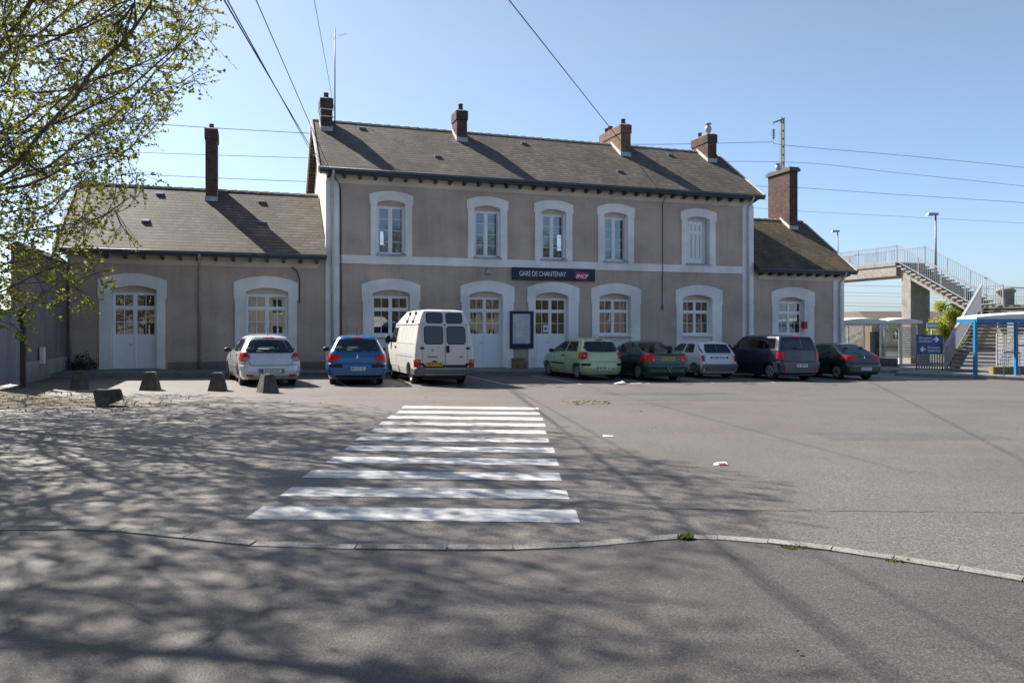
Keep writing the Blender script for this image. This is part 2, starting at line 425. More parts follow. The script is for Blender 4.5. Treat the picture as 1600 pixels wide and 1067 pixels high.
# zebra crossing: eleven stripes
zb = MB(); y = 6.86
for i, (ya, yb) in enumerate([(6.88, 7.38), (7.84, 8.30), (8.80, 9.28), (9.80, 10.28), (10.80, 11.28), (11.78, 12.26), (12.78, 13.24), (13.74, 14.2), (14.72, 15.18), (15.7, 16.16), (16.7, 17.16)]):
    k = .02*math.sin(i*2.3)
    a = -2.36 + k; b = .585 + .02*math.cos(i*1.7)
    nz = 46; L0 = []; L1 = []
    for q in range(nz+1):
        x = a+(b-a)*q/nz+(random.uniform(-.006, .006) if 0 < q < nz else 0); L0.append((x, ya+.03*q/nz+random.uniform(-.009, .009), gz(x)+.004)); L1.append((x, yb+.03*q/nz+random.uniform(-.009, .009), gz(x)+.004))
    zb.add(L0+L1, [(q, q+1, nz+2+q, nz+1+q) for q in range(nz)])
zb.build('zebra_crossing', M['paint'], kind='structure')
# near pavement, with a flush granite kerb
KL = [(-9, 6.3), (-5.56, 6.2), (-4.15, 6.31), (-3.57, 6.37), (-3.13, 6.33), (-2.55, 6.2), (-2.0, 6.1), (-1.2, 6.07), (-.5, 6.07), (.0, 6.1), (.51, 6.17), (1.03, 6.29), (1.37, 6.37), (1.67, 6.34), (2.05, 6.22), (2.48, 6.01), (2.84, 5.77), (3.18, 5.52), (3.48, 5.28), (4.21, 4.65), (5.5, 3.4), (7, 1.8), (9, -1)]
def offs(L, d):
    o = []
    for i, p in enumerate(L):
        a = Vector(L[max(i-1, 0)]); b = Vector(L[min(i+1, len(L)-1)]); t = (b-a).normalized()
        o.append((p[0]-t.y*d, p[1]+t.x*d))
    return o
def kz(x): return gz(x) + lerp([(-6, .07), (-2.8, .06), (-2.2, .03), (-1.5, .022), (.3, .022), (1.2, .055), (3.5, .08), (9, .1)], x)
inn = offs(KL, -.13)
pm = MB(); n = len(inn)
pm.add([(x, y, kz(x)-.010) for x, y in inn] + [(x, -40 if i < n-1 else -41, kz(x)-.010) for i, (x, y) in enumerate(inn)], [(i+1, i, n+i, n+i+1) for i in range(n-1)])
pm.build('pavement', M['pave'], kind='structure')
km = MB()
for i in range(n-1):
    def at(t, L):
        return (L[i][0]+(L[i+1][0]-L[i][0])*t, L[i][1]+(L[i+1][1]-L[i][1])*t)
    seg = max(1, round((Vector(KL[i+1])-Vector(KL[i])).length/.55))
    for j in range(seg):
        a, b = (j+.01)/seg, (j+.99)/seg
        q = [at(a, inn), at(b, inn), at(b, KL), at(a, KL)]
        w = random.uniform(-.004, .004)
        lo = [(x, y, gz(x)-.1) for x, y in q]; hi = [(x, y, kz(x)+w) for x, y in q]
        km.hexa(lo, hi)
km.build('kerb', M['kerb'], kind='structure')
# cracks and seams in the asphalt
cr = MB()
def crack(pts, w=.018, jit=.02, step=.12):
    P = []
    for (a, b) in zip(pts, pts[1:]):
        a = Vector(a); b = Vector(b); k = max(1, int((b-a).length/step))
        for i in range(k): P.append(a.lerp(b, i/k) + Vector((random.uniform(-jit, jit), random.uniform(-jit, jit))))
    for p, q in zip(P, P[1:]):
        d = (q-p).normalized(); nn = Vector((-d.y, d.x))*w*random.uniform(.2, 1)/2
        cr.add([(v.x, v.y, gz(v.x)+.003) for v in (p-nn, q-nn, q+nn, p+nn)], [(0, 1, 2, 3)])
crack([(.4, 7.5), (2.7, 7.5), (5.2, 7.55), (9, 7.5), (14, 7.4)], .02)
crack([(1, 18.8), (4, 19.6), (9, 20.2), (16, 20.6), (26, 20.8)], .04, .04, .3)
crack([(-2, 18.2), (-6, 18.6), (-9, 18.9)], .03, .03, .3)
crack([(5.2, 7.5), (5.6, 6.2), (6.6, 5.2)], .012, .03)
crack([(8.5, 14), (9.6, 12), (9.8, 9)], .012, .04)
crack([(-3.4, 8.4), (-2.6, 8.9), (-1.6, 9.0)], .012, .03)
cr.build('road_crack', plain('asphalt seam', (.05, .047, .043), .95), kind='structure')

# ------------------------------------------------------------------ station building frame: u along the front, v into the building
O = Vector((-7.15, 30.0, 0)); U = Vector((.949, .3162, 0)); V = Vector((-.3162, .949, 0)); RZ = math.atan2(U.y, U.x)
def wp(u, v, z=0): return O + U*u + V*v + Vector((0, 0, z))
B = empty('station_building', O, RZ, 'long taupe rendered station building with tiled roofs, brick chimneys and white window surrounds', 'building')
# station pavement (raised along the front) and its kerb
def slab_uv(poly, z0, z1f):
    lo = []; hi = []
    for u, v in poly:
        p = wp(u, v); lo.append((p.x, p.y, gz(p.x)+z0)); hi.append((p.x, p.y, gz(p.x)+z1f))
    return lo, hi
pv = MB(); PVL = [-9.0, 0, 8, 16, 25.5]
for a, b in zip(PVL, PVL[1:]):
    pv.hexa(*slab_uv([(a, -2.45), (b, -2.45), (b, .6), (a, .6)], -.1, .13))
pv.build('station_pavement', M['walk'], kind='structure')
kb = MB(); u = -9.0
while u < 25.4:
    kb.hexa(*slab_uv([(u+.005, -2.6), (u+.995, -2.6), (u+.995, -2.455), (u+.005, -2.455)], -.1, .136)); u += 1.0
kb.build('station_kerb', M['kerb'], kind='structure')
# parking bay lines
pl = MB()
def ground_line(u, v0, v1, w=.1):
    q = [wp(u-w/2, v0), wp(u+w/2, v0), wp(u+w/2, v1), wp(u-w/2, v1)]
    pl.add([(p.x, p.y, gz(p.x)+.004) for p in q], [(0, 1, 2, 3)])
for u in (-2.55, -.1, 2.3, 4.8, 7.3, 9.75, 12.2, 14.65, 17.1, 19.5, 22.0): ground_line(u, -7.75, -3.0)
pl.build('parking_lines', M['paint'], kind='structure')

def arc(u0, u1, zs, zt, n=14):                             # segmental arch from (u1,zs) over (mid,zt) to (u0,zs)
    h = zt-zs; c = (u1-u0)/2; Rr = (c*c+h*h)/(2*h); m = (u0+u1)/2; zc = zt-Rr; a = math.asin(min(1, c/Rr))
    return [(m+Rr*math.sin(a-2*a*i/n), zc+Rr*math.cos(a-2*a*i/n)) for i in range(n+1)]
def opening(u0, u1, z0, zs, zt, e=0):
    return [(u0-e, z0-e), (u1+e, z0-e)] + arc(u0-e, u1+e, zs+e, zt+e)
UP = [(1.94, 3.05), (5.9, 7.02), (8.83, 9.95), (11.72, 12.86), (15.82, 17.0)]
UPO = [(1.64, 3.37), (5.59, 7.36), (8.5, 10.28), (11.4, 13.2), (15.5, 17.34)]
LO = [(1.76, 3.24, 'w'), (5.69, 7.13, 'd'), (8.57, 10.07, 'd'), (11.5, 13.02, 'w'), (15.6, 17.12, 'w')]
LOO = [(1.34, 3.66), (5.32, 7.63), (8.2, 10.56), (11.12, 13.51), (15.24, 17.66)]
WI = [(-7.46, -5.99, 'd'), (-2.95, -1.42, 'w')]; WIO = [(-7.9, -5.66), (-3.37, -1.06)]
AN = [(20.72, 22.2, 'w')]; ANO = [(20.34, 22.79)]
ZB, ZT = 7.9, 10.68                                       # main eave and ridge heights
def gp(u): return gz(wp(u, 0).x) + .13                    # pavement level at the wall
zlo = -.5
h_main = [opening(a, b, 4.68, 6.71, 6.83, .03) for a, b in UP] + [opening(a, b, gp(a)-.02, 3.15, 3.3, .03) for a, b, _ in LO]
mesh_obj('wall', plate_mesh([(0.004, zlo), (19.296, zlo), (19.296, 7.75), (0.004, 7.75)], h_main, 0, .42), M['render'], B)
mesh_obj('wall', plate_mesh([(-8.85, zlo), (-.004, zlo), (-.004, 4.5), (-8.85, 4.5)], [opening(a, b, gp(a)-.02, 3.15, 3.3, .03) for a, b, _ in WI], .03, .42), M['render'], B)
mesh_obj('wall', plate_mesh([(19.304, zlo), (24.47, zlo), (24.47, 4.5), (19.304, 4.5)], [opening(a, b, gp(a)-.02, 3.12, 3.26, .03) for a, b, _ in AN], .03, .42), M['render'], B)
RV = 7.0
def gable(u0, u1, ze, zr, mat, lab=None):
    m = MB(); pts = [(.425, zlo), (RV-.425, zlo), (RV-.425, ze), (RV/2, zr), (.425, ze)]
    m.hexa([(u0, v, z) for v, z in pts], [(u1, v, z) for v, z in pts])
    return m.build('gable_wall', mat, B)
zm = 7.75 + (.42)*.704
gable(0.004, .4, 7.9, 10.45, M['cream']); gable(18.9, 19.296, 7.9, 10.45, M['render'])
gable(-8.85, -8.45, 4.7, 7.2, M['render']); gable(24.07, 24.47, 4.7, 7.2, M['render'])
# rear wall: two rear windows let the sky show right through the upper floor
rear_h = []
for (pa, pb, ya, yb) in ((866, 880, 368, 393), (592, 598, 362, 384)):
    def back(px, py):
        s = (px-800)/1216; ox, oy = O.x+V.x*RV, O.y+V.y*RV
        u = (oy*s-ox)/(U.x-U.y*s); return u, 1.7+(516-py)*(oy+U.y*u)/1216
    (ua, zb_), (ub, zt_) = back(pa, yb), back(pb, ya)
    rear_h.append([(ua, zb_), (ub, zb_), (ub, zt_), (ua, zt_)])
mesh_obj('rear_wall', plate_mesh([(-8.85, zlo), (24.47, zlo), (24.47, 4.5), (19.3, 4.5), (19.3, 7.75), (0, 7.75), (0, 4.5), (-8.85, 4.5)], rear_h, RV-.42, RV), M['render'], B)
fl = MB(); fl.box(.41, 18.89, .43, RV-.43, 4.25, 4.5); fl.build('floor', M['darkfab'], B)
for ua in (4.6, 8.0, 11.0, 14.3):
    m = MB(); m.box(ua, ua+.12, .43, RV-.43, zlo, 4.2); m.build('partition', M['oldwall'], B)

# roofs
def roof(u0, u1, ve, ze, zr, mat, vr=RV/2, th=.1):
    sl = (zr-ze)/(vr-ve); vb = 2*vr-ve
    m = MB()
    for s0, s1 in (((ve, ze), (vr, zr)), ((vr, zr), (vb, ze))):
        a, b = s0, s1
        N = 10
        lo = [(u0, a[0], a[1]-th), (u1, a[0], a[1]-th), (u1, b[0], b[1]-th), (u0, b[0], b[1]-th)]
        hi = [(u0, a[0], a[1]), (u1, a[0], a[1]), (u1, b[0], b[1]), (u0, b[0], b[1])]
        m.hexa(lo, hi)
    return m.build('roof', mat, B)
def zroof(v, ve, ze, zr): return ze + (v-ve)*(zr-ze)/(RV/2-ve)
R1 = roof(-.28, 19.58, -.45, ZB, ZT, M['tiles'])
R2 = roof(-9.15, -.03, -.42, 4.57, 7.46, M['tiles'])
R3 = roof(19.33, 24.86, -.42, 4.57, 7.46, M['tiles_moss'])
def ridge(par, u0, u1, z):
    m = MB(); u = u0; rnd = random.Random(3)
    while u < u1-.05:
        e = min(u+.42, u1); m.tube([(u, RV/2, z-.02), (e-.01, RV/2, z-.02+rnd.uniform(-.003, .003))], .06, 10); u += .42
    m.build('ridge_cap', M['ridge'], par)
ridge(R1, -.28, 19.58, ZT+.02); ridge(R2, -9.15, -.03, 7.48); ridge(R3, 19.33, 24.86, 7.48)
def verge(par, u, ve, ze, zr, mat, w=.07):
    m = MB()
    for sgn in (0, 1):
        a = (ve-.03, ze-.02) if not sgn else (RV-ve+.03, ze-.02); b = (RV/2, zr)
        m.hexa([(u-w/2, a[0], a[1]-.2), (u+w/2, a[0], a[1]-.2), (u+w/2, b[0], b[1]-.2), (u-w/2, b[0], b[1]-.2)], [(u-w/2, a[0], a[1]+.045), (u+w/2, a[0], a[1]+.045), (u+w/2, b[0], b[1]+.045), (u-w/2, b[0], b[1]+.045)])
    m.build('bargeboard', mat, par)
verge(R1, -.315, -.45, ZB, ZT, M['ridge']); verge(R1, 19.615, -.45, ZB, ZT, M['ridge'])
verge(R2, -9.185, -.42, 4.57, 7.46, M['ridge']); verge(R3, 24.895, -.42, 4.57, 7.46, M['ridge'])
# little roof vent tiles
def vent(par, u, v, ve, ze, zr):
    z = zroof(v, ve, ze, zr); s = (zr-ze)/(RV/2-ve); m = MB()
    m.hexa([(u-.13, v, z-.01), (u+.13, v, z-.01), (u+.13, v+.22, z+.22*s-.01), (u-.13, v+.22, z+.22*s-.01)], [(u-.13, v, z+.09), (u+.13, v, z+.09), (u+.13, v+.22, z+.22*s+.03), (u-.13, v+.22, z+.22*s+.03)])
    m.build('roof_vent', M['eave'], par)
for u, v in ((1.75, 2.95), (9.05, 2.75), (16.6, 2.75), (12.9, .75), (4.6, .9)): vent(R1, u, v, -.45, ZB, ZT)
for u, v in ((-6.2, 2.9), (-6.5, 1.1), (-2.35, 2.7), (-2.35, 1.3)): vent(R2, u, v, -.42, 4.57, 7.46)
# eaves: soffit board, gutter, brackets
def eaves(u0, u1, ve, ze, nbr, wv):
    m = MB(); m.box(u0+.3, u1-.3, wv-.03, wv+.2, ze-.5, ze-.16); m.build('frieze', M['cream'], B)
    m = MB(); m.box(u0+.02, u1-.02, ve+.02, wv+.15, ze-.155, ze-.12)
    m.box(u0, u1, ve-.025, ve+.015, ze-.2, ze-.02); m.build('fascia', M['eave'], B)
    m = MB(); P = []
    for i in range(2):
        u = (u0, u1)[i]
        for k in range(9):
            t = math.pi*k/8; P.append((u, ve-.09-.07*math.cos(t), ze-.04-.09*math.sin(t)))
    m.add(P, [(k, k+1, 9+k+1, 9+k) for k in range(8)], True)
    m.tube([(u0, ve-.165, ze-.035), (u1, ve-.165, ze-.035)], .014, 6)
    m.build('gutter', M['gutter'], B)
    first = None
    for i in range(nbr):
        u = u0+.35+(u1-u0-.7)*i/(nbr-1)
        if first is None:
            m = MB(); m.hexa([(-.055, ve+.03, ze-.25), (.055, ve+.03, ze-.25), (.055, wv-.035, ze-.33), (-.055, wv-.035, ze-.33)], [(-.055, ve+.03, ze-.157), (.055, ve+.03, ze-.157), (.055, wv-.035, ze-.157), (-.055, wv-.035, ze-.157)])
            first = m.build('eave_bracket', M['eave'], B); o = first
        else:
            o = first.copy(); COL.objects.link(o)
        o.location = (u, 0, 0)
eaves(-.28, 19.58, -.45, ZB, 33, 0); eaves(-9.15, -.03, -.42, 4.57, 15, .03); eaves(19.33, 24.86, -.42, 4.57, 10, .03)
# pilasters, string course, plinth
m = MB(); m.box(-.035, .48, -.035, .2, zlo, 7.48); m.build('pilaster', M['white'], B)
m = MB(); m.box(18.74, 19.335, -.035, .2, zlo, 7.48); m.build('pilaster', M['white'], B)
m = MB(); m.box(23.88, 24.505, -.01, .23, zlo, 4.14); m.build('pilaster', M['white'], B)
m = MB(); m.box(.483, 18.737, -.045, .1, 4.3, 4.63); m.build('string_course', M['white'], B)
for a, b in ((.483, 1.30), (3.7, 5.28), (7.67, 8.16), (10.6, 11.08), (13.55, 15.2), (17.7, 18.737)):
    m = MB(); m.box(a, b, -.025, .1, zlo, gp(a)+.28); m.build('plinth', M['oldwall'], B)
for a, b in ((-8.85, -7.94), (-5.62, -3.41), (-1.02, -.04)):
    m = MB(); m.box(a, b, .005, .1, zlo, gp(a)+.25); m.build('plinth', M['oldwall'], B)
# downpipes
def downpipe(u, vw, zt, mat, ve):
    m = MB(); g = gp(u)
    m.tube([(u, ve-.09, zt-.1), (u, ve-.06, zt-.22), (u, vw-.08, zt-.55), (u, vw-.08, zt-.8), (u, vw-.08, g+.05)], .05, 10)
    for z in (g+.4, g+1.6, g+2.9, zt-1.0): m.tube([(u, vw-.08, z-.03), (u, vw-.08, z+.03)], .062, 10)
    m.build('downpipe', mat, B)
downpipe(.21, -.035, ZB, M['pvc'], -.45); downpipe(18.98, -.035, ZB, M['pvc'], -.45); downpipe(24.2, -.01, 4.57, M['pvc'], -.42)
downpipe(-4.54, .03, 4.57, M['pinkpipe'], -.42); downpipe(-8.75, .03, 4.57, M['pinkpipe'], -.42)

# windows and doors ------------------------------------------------
VF = .24                                                   # the joinery stands back in its opening
def surround(par, u0, u1, o0, o1, z0, zs, zt, ez, shz, oz, hasbottom, z0o, v0):
    """flat band round an opening with shoulders"""
    e = .045; out = [(o1-e, z0o), (o1-e, ez), (o1, ez+.06), (o1, shz)] + arc(o0, o1, shz, oz)[1:-1] + [(o0, shz), (o0, ez+.06), (o0+e, ez), (o0+e, z0o)]
    if hasbottom:
        me = plate_mesh(out, [opening(u0, u1, z0, zs, zt)], v0, .26)
    else:
        inn_ = [(u0, z0o)] + [(u0, zs)] + list(reversed(arc(u0, u1, zs, zt)))[1:-1] + [(u1, zs), (u1, z0o)]
        me = plate_mesh(out + inn_, [], v0, .26)
    return mesh_obj('surround', me, M['white'], par)
def joinery(name, u0, u1, z0, zt, trans, cols, rows, vf, z_arch, glass_from=None, curt=None, mull=.07):
    """name: window/door part with frame bars; pane, curtain below it"""
    m = MB(); f = .055; a, b = u0+.008, u1-.008
    m.box(a, a+f, vf, vf+.06, z0, zt); m.box(b-f, b, vf, vf+.06, z0, zt); m.box(a+f, b-f, vf, vf+.06, zt-f, zt)
    m.box(a+f, b-f, vf, vf+.06, z0, z0+f)
    mid = (a+b)/2
    gz0 = glass_from or z0+f
    panes = []
    zones = [(gz0, trans-.03 if trans else zt-f, rows)]
    if trans:
        m.box(a+f, b-f, vf-.012, vf+.07, trans-.03, trans+.045); zones.append((trans+.045, zt-f, 1))
    for zi, (za, zb2, nr) in enumerate(zones):
        m.box(mid-mull/2, mid+mull/2, vf-.01, vf+.058, z0+f if zi == 0 else za, zb2)
        for (l, r) in ((a+f, mid-mull/2), (mid+mull/2, b-f)):
            s = .035
            m.box(l, l+s, vf+.008, vf+.05, za, zb2); m.box(r-s, r, vf+.008, vf+.05, za, zb2)
            m.box(l+s, r-s, vf+.008, vf+.05, zb2-s, zb2); m.box(l+s, r-s, vf+.008, vf+.05, za, za+s)
            for c in range(1, cols): m.box(l+(r-l)*c/cols-.011, l+(r-l)*c/cols+.011, vf+.012, vf+.046, za+s, zb2-s)
            for k in range(1, nr):
                zz = za+(zb2-za)*k/nr
                for c in range(cols): m.box(l+(r-l)*c/cols+.011+(.024 if c == 0 else 0), l+(r-l)*(c+1)/cols-.011-(.024 if c == cols-1 else 0), vf+.012, vf+.046, zz-.011, zz+.011)
            panes.append((l+s, r-s, za+s, zb2-s))
    # arch head: boarding above the frame
    hd = [(u0-.01, zt+.003), (u1+.01, zt+.003)] + arc(u0-.01, u1+.01, z_arch[0], z_arch[1])
    if glass_from:
        for (l, r) in ((a+f, mid-mull/2), (mid+mull/2, b-f)):
            m.box(l, r, vf+.01, vf+.05, z0+f, glass_from)
            for (p, q) in ((z0+.12, z0+.78), (z0+.84, glass_from-.05)):
                if q-p > .1:
                    m.box(l+.07, r-.07, vf-.004, vf+.012, p, q)
    o = m.build(name, M['joinery'], B)
    mesh_obj('arch_board', plate_mesh(hd, [], vf+.005, vf+.05), M['cream'], o)
    g = MB()
    for (l, r, p, q) in panes: g.add([(l, vf+.03, p), (r, vf+.03, p), (r, vf+.03, q), (l, vf+.03, q)], [(0, 1, 2, 3)])
    g.build('pane', M['glass'], o)
    if curt:
        c = MB()
        for (l, r, p, q) in panes[:2]:
            cl, crr = l-.03, r+.03
            if curt == 'half': q2 = p+(q-p)*.98; rng = (0, 1)
            else: q2 = q; rng = (0, .62) if l < mid else (.38, 1)
            N = 18; P = []
            for i in range(N+1):
                t = rng[0]+(rng[1]-rng[0])*i/N; x = cl+(crr-cl)*t; yy = vf+.14+.018*math.sin(i*1.9)
                P += [(x, yy, p-.04), (x, yy, q2)]
            c.add(P, [(2*i, 2*i+2, 2*i+3, 2*i+1) for i in range(N)], True)
        c.build('curtain', M['curtain'], o)
    return o
for i, ((u0, u1), (o0, o1)) in enumerate(zip(UP, UPO)):
    if i < 4:
        w = joinery('window', u0, u1, 4.72, 6.62, None, 1, 4, VF, (6.72, 6.84), mull=.1)
        # open folding shutters against the reveals
        for sx in (u0, u1):
            s = MB(); k = 1 if sx == u0 else -1
            for q in range(3): s.box(sx+k*(.012+.03*q), sx+k*(.034+.03*q), .02+.004*q, VF-.012, 4.76, 6.6)
            s.build('shutter', M['joinery'], w)
    else:
        s = MB(); L = u1-u0-.3; a = u0+.01
        for q in range(4):
            x0 = a+(L/4)*q; x1 = x0+L/4-.012; dv = VF-.06
            s.box(x0, x1, dv, dv+.03, 4.74, 6.62)
        w = s.build('shutter', M['joinery'], B, label='closed white folding louvred shutter')
        s = MB()
        for q in range(1, 4):
            x0 = a+(L/4)*q+.07; x1 = a+(L/4)*(q+1)-.08
            for (p, r_, k) in ((4.95, 6.05, 22), (6.2, 6.5, 6)):
                for j in range(k):
                    z = p+(r_-p)*j/k; s.box(x0, x1, dv-.004, dv+.004, z, z+(r_-p)/k*.55)
        s.build('louvre', M['louvre'], w)
        s = MB(); s.box(a, a+L, dv-.018, dv-.003, 6.1, 6.14); s.build('bar', M['joinery'], w)
        s = MB(); s.box(u0-.02, u1+.02, VF+.1, VF+.14, 4.66, 6.86); s.build('inner_frame', M['joinery'], w)
    surround(w, u0, u1, o0, o1, 4.68, 6.71, 6.83, 6.63, 7.03, 7.2, True, 4.633, -.05)
    s = MB(); s.box(u0-.05, u1+.05, -.09, VF-.002, 4.632, 4.70); s.build('sill', M['zinc'], w)
curts = {0: None, 3: 'half', 4: 'half'}
def lower(u0, u1, o0, o1, kind, vw, gl=None, curt=None, zs=3.15, zt=3.3):
    g = gp((u0+u1)/2)
    if kind == 'w':
        w = joinery('window', u0, u1, 1.5, 3.06, 2.52, 2, 2, VF, (zs+.01, zt+.01), None, curt)
        m = MB(); m.box(u0-.0, u1+.0, vw+.06, .3, g-.2, 1.42); m.build('apron', M['white'], w)
        m = MB(); m.box(u0-.04, u1+.04, vw-.11, VF-.003, 1.42, 1.5); m.build('sill', M['white'], w)
    else:
        w = joinery('door', u0, u1, g+.02, 3.06, 2.5, 2, 2, VF, (zs+.01, zt+.01), 1.52, curt)
        m = MB(); m.tube([(sum((u0, u1))/2-.08, VF-.05, 1.2), (sum((u0, u1))/2-.2, VF-.05, 1.2)], .012, 6); m.tube([(sum((u0, u1))/2-.08, VF-.05, 1.2), (sum((u0, u1))/2-.08, VF+.01, 1.2)], .012, 6); m.build('handle', M['chrome'], w)
        m = MB(); m.box(u0-.1, u1+.1, vw-.3, VF+.1, g-.2, g+.02); m.build('doorstep', M['concrete'], w)
    surround(w, u0, u1, o0, o1, 0, zs, zt, 2.82, 3.5, 3.74, False, g-.2, vw-.05)
    return w
for i, ((u0, u1, k), (o0, o1)) in enumerate(zip(LO, LOO)): w = lower(u0, u1, o0, o1, k, 0, curt=('half' if i in (3, 4) else ('split' if i == 2 else None)))
for i, ((u0, u1, k), (o0, o1)) in enumerate(zip(WI, WIO)): lower(u0, u1, o0, o1, k, .03, curt='half' if k == 'w' else None)
for (u0, u1, k), (o0, o1) in zip(AN, ANO): lower(u0, u1, o0, o1, k, .03, curt='split', zs=3.12, zt=3.26)
# chimneys
def chimney(u0, u1, v0, v1, zt, ztr, mat, pots, ve, ze, zr, bands=(), cap=None, lab=None):
    zb_ = min(zroof(v0, ve, ze, zr), zroof(2*RV/2-v1, ve, ze, zr) if v1 > RV/2 else 99)-.3
    m = MB(); m.box(u0, u1, v0, v1, zb_, zt-.42)
    e = .035
    if cap is None:
        m.box(u0-e, u1+e, v0-e, v1+e, zt-.418, zt-.03)
    else:
        m.box(u0-.004, u1+.004, v0-.004, v1+.004, zt-.418, zt-.22)
    o = m.build('chimney', mat, B, label=lab)
    m = MB()
    if cap is None: m.hexa([(u0-e+.004, v0-e+.004, zt-.028), (u1+e-.004, v0-e+.004, zt-.028), (u1+e-.004, v1+e-.004, zt-.028), (u0-e+.004, v1+e-.004, zt-.028)], [(u0+.06, v0+.06, zt+.03), (u1-.06, v0+.06, zt+.03), (u1-.06, v1-.06, zt+.03), (u0+.06, v1-.06, zt+.03)])
    else:
        m.box(u0-.09, u1+.09, v0-.12, v1+.12, zt-.218, zt-.08); m.box(u0-.05, u1+.05, v0-.07, v1+.07, zt-.078, zt)
    m.build('cap', M['bollard'] if cap else M['concrete'], o)
    for z in bands:
        m = MB(); m.box(u0-.02, u1+.02, v0-.02, v1+.02, z, z+.05); m.build('band', M['ridge'], o)
    for (pv_, h, r) in pots:
        m = MB(); m.lathe([(r*1.05, zt-.02), (r*.85, zt+h*.85), (r*1.0, zt+h*.86), (r*1.0, zt+h), (r*.7, zt+h), (r*.7, zt+h-.15)], 14, ((u0+u1)/2, pv_, 0)); m.build('chimney_pot', M['pot'], o)
    # lead flashing at the foot, stepped up the side
    m = MB(); z0 = zroof(v0, ve, ze, zr)
    m.box(u0-.02, u1+.02, v0-.03, v0+.005, z0-.12, z0+.17)
    m.build('flashing', M['zinc'], o)
    m = MB()
    vt = min(v1, RV/2); zt_ = zroof(vt, ve, ze, zr)
    for x in (u0-.015, u1+.005): m.hexa([(x, v0-.03, z0-.06), (x+.01, v0-.03, z0-.06), (x+.01, vt, zt_-.03), (x, vt, zt_-.03)], [(x, v0-.03, z0+.16), (x+.01, v0-.03, z0+.16), (x+.01, vt, zt_+.16), (x, vt, zt_+.16)])
    m.build('side_flashing', M['ridge'], o)
    return o
mr = (-.45, ZB, ZT); sr = (-.42, 4.57, 7.46)
chimney(.0, .47, 2.6, 3.5, 11.42, 0, M['brick'], [(2.85, .26, .11)], *mr, bands=(10.62, 10.92))
chimney(5.84, 6.31, 2.6, 3.45, 11.42, 0, M['brick'], [(2.85, .33, .11)], *mr)
chimney(13.75, 14.26, 2.42, 4.75, 11.42, 0, M['brick2'], [(2.7, .3, .11), (4.1, .3, .12), (4.5, .3, .11)], *mr)
c4 = chimney(18.5, 19.0, 2.5, 3.95, 11.36, 0, M['brick'], [(3.6, .3, .1)], *mr)
m = MB(); m.lathe([(.1, 11.34), (.09, 11.5), (.14, 11.55), (.17, 11.68), (.14, 11.8), (.08, 11.84), (.08, 11.9), (.17, 11.92), (.17, 11.95), (0, 11.97)], 14, (18.75, 2.85, 0)); m.build('cowl', M['zinc'], c4)
chimney(-4.5, -4.06, 2.75, 3.85, 9.82, 0, M['brick'], [(3.05, .22, .1)], *sr)
c6 = chimney(23.5, 24.0, 2.75, 4.5, 10.1, 0, M['brick'], [], *sr, cap=True)
m = MB(); m.lathe([(.1, 10.09), (.1, 10.2), (.15, 10.25), (.15, 10.4), (.09, 10.44), (.09, 10.5), (.17, 10.52), (0, 10.56)], 14, (23.75, 4.0, 0)); m.build('cowl', M['zinc'], c6)

# ------------------------------------------------------------------ things on the front wall
t = empty('station_sign', wp(7.51, 0, 3.8), RZ, 'long navy sign with white station name and red rail logo above the doors', 'sign')
m = MB(); m.box(0, 3.75, -.11, -.05, 0, .52); m.build('board', M['navy'], t)
for x in (.4, 3.3):
    m = MB(); m.box(x, x+.05, -.05, 0, .1, .42); m.build('bracket', M['dsteel'], t)
text_on('lettering', 'GARE DE CHANTENAY', .30, M['swhite'], t, (.3, -.113, .255), spacing=.9, width=2.1)
m = MB(); m.hexa([(2.86, -.118, .09), (3.36, -.118, .05), (3.36, -.111, .05), (2.86, -.111, .09)], [(2.80, -.118, .4), (3.44, -.118, .37), (3.44, -.111, .37), (2.80, -.111, .4)])
def m_logo():
    t_ = NT('red to purple logo'); c = t_.ramp(t_.math('DIVIDE', t_.math('SUBTRACT', t_.sep(t_.co())[0], 2.8), .64), (0, (.3, .02, .16)), (1, (.5, .02, .06))); return t_.out(c, .4)
m.build('logo', m_logo(), t)
text_on('logo_lettering', 'SNCF', .2, M['swhite'], t, (3.11, -.121, .2), align='CENTER', shear=.35, bold=.006, width=.6)
t = empty('map_case', wp(7.42, 0, .95), RZ, 'navy framed glazed map case on the wall between the two doors', 'notice board')
m = MB(); m.box(0, 1.02, -.14, 0, 0, .17); m.box(0, .1, -.14, 0, .172, 1.55); m.box(.92, 1.02, -.14, 0, .172, 1.55); m.box(.1, .92, -.14, 0, 1.45, 1.55); m.box(.1, .92, -.06, 0, .172, 1.45); m.build('frame', M['navy'], t)
def m_map():
    t_ = NT('pale street map')
    v = t_.new('ShaderNodeTexVoronoi', feature='DISTANCE_TO_EDGE'); v.inputs['Scale'].default_value = 9; t_.l.new(t_.map((1, 1, 1)), v.inputs['Vector'])
    n = t_.noise(3.2, 3); c = t_.mix((.82, .85, .92), (.66, .71, .86), t_.ramp(n, (.45, 0.), (.55, 1.)))
    c = t_.mix((.92, .93, .96), c, t_.ramp(v.outputs[0], (.02, 0.), (.06, 1.)))
    c = t_.mix(c, (.72, .7, .78), t_.ramp(t_.noise(14, 2), (.6, 0.), (.64, .8)))
    return t_.out(c, .35)
m = MB(); m.box(.12, .9, -.072, -.061, .19, 1.43); m.build('map_sheet', m_map(), t)
m = MB(); m.box(.1, .92, -.13, -.125, .172, 1.45); m.build('pane', M['clearglass'], t)
tag(MB().box(7.5, 8.05, -.2, -.03, gp(7.8)-.02, gp(7.8)+.42).build('stone_block', M['ochre']), 'lichen yellow stone block at wall foot below map case', 'block').matrix_world = Matrix.Translation(O) @ Matrix.Rotation(RZ, 4, 'Z')
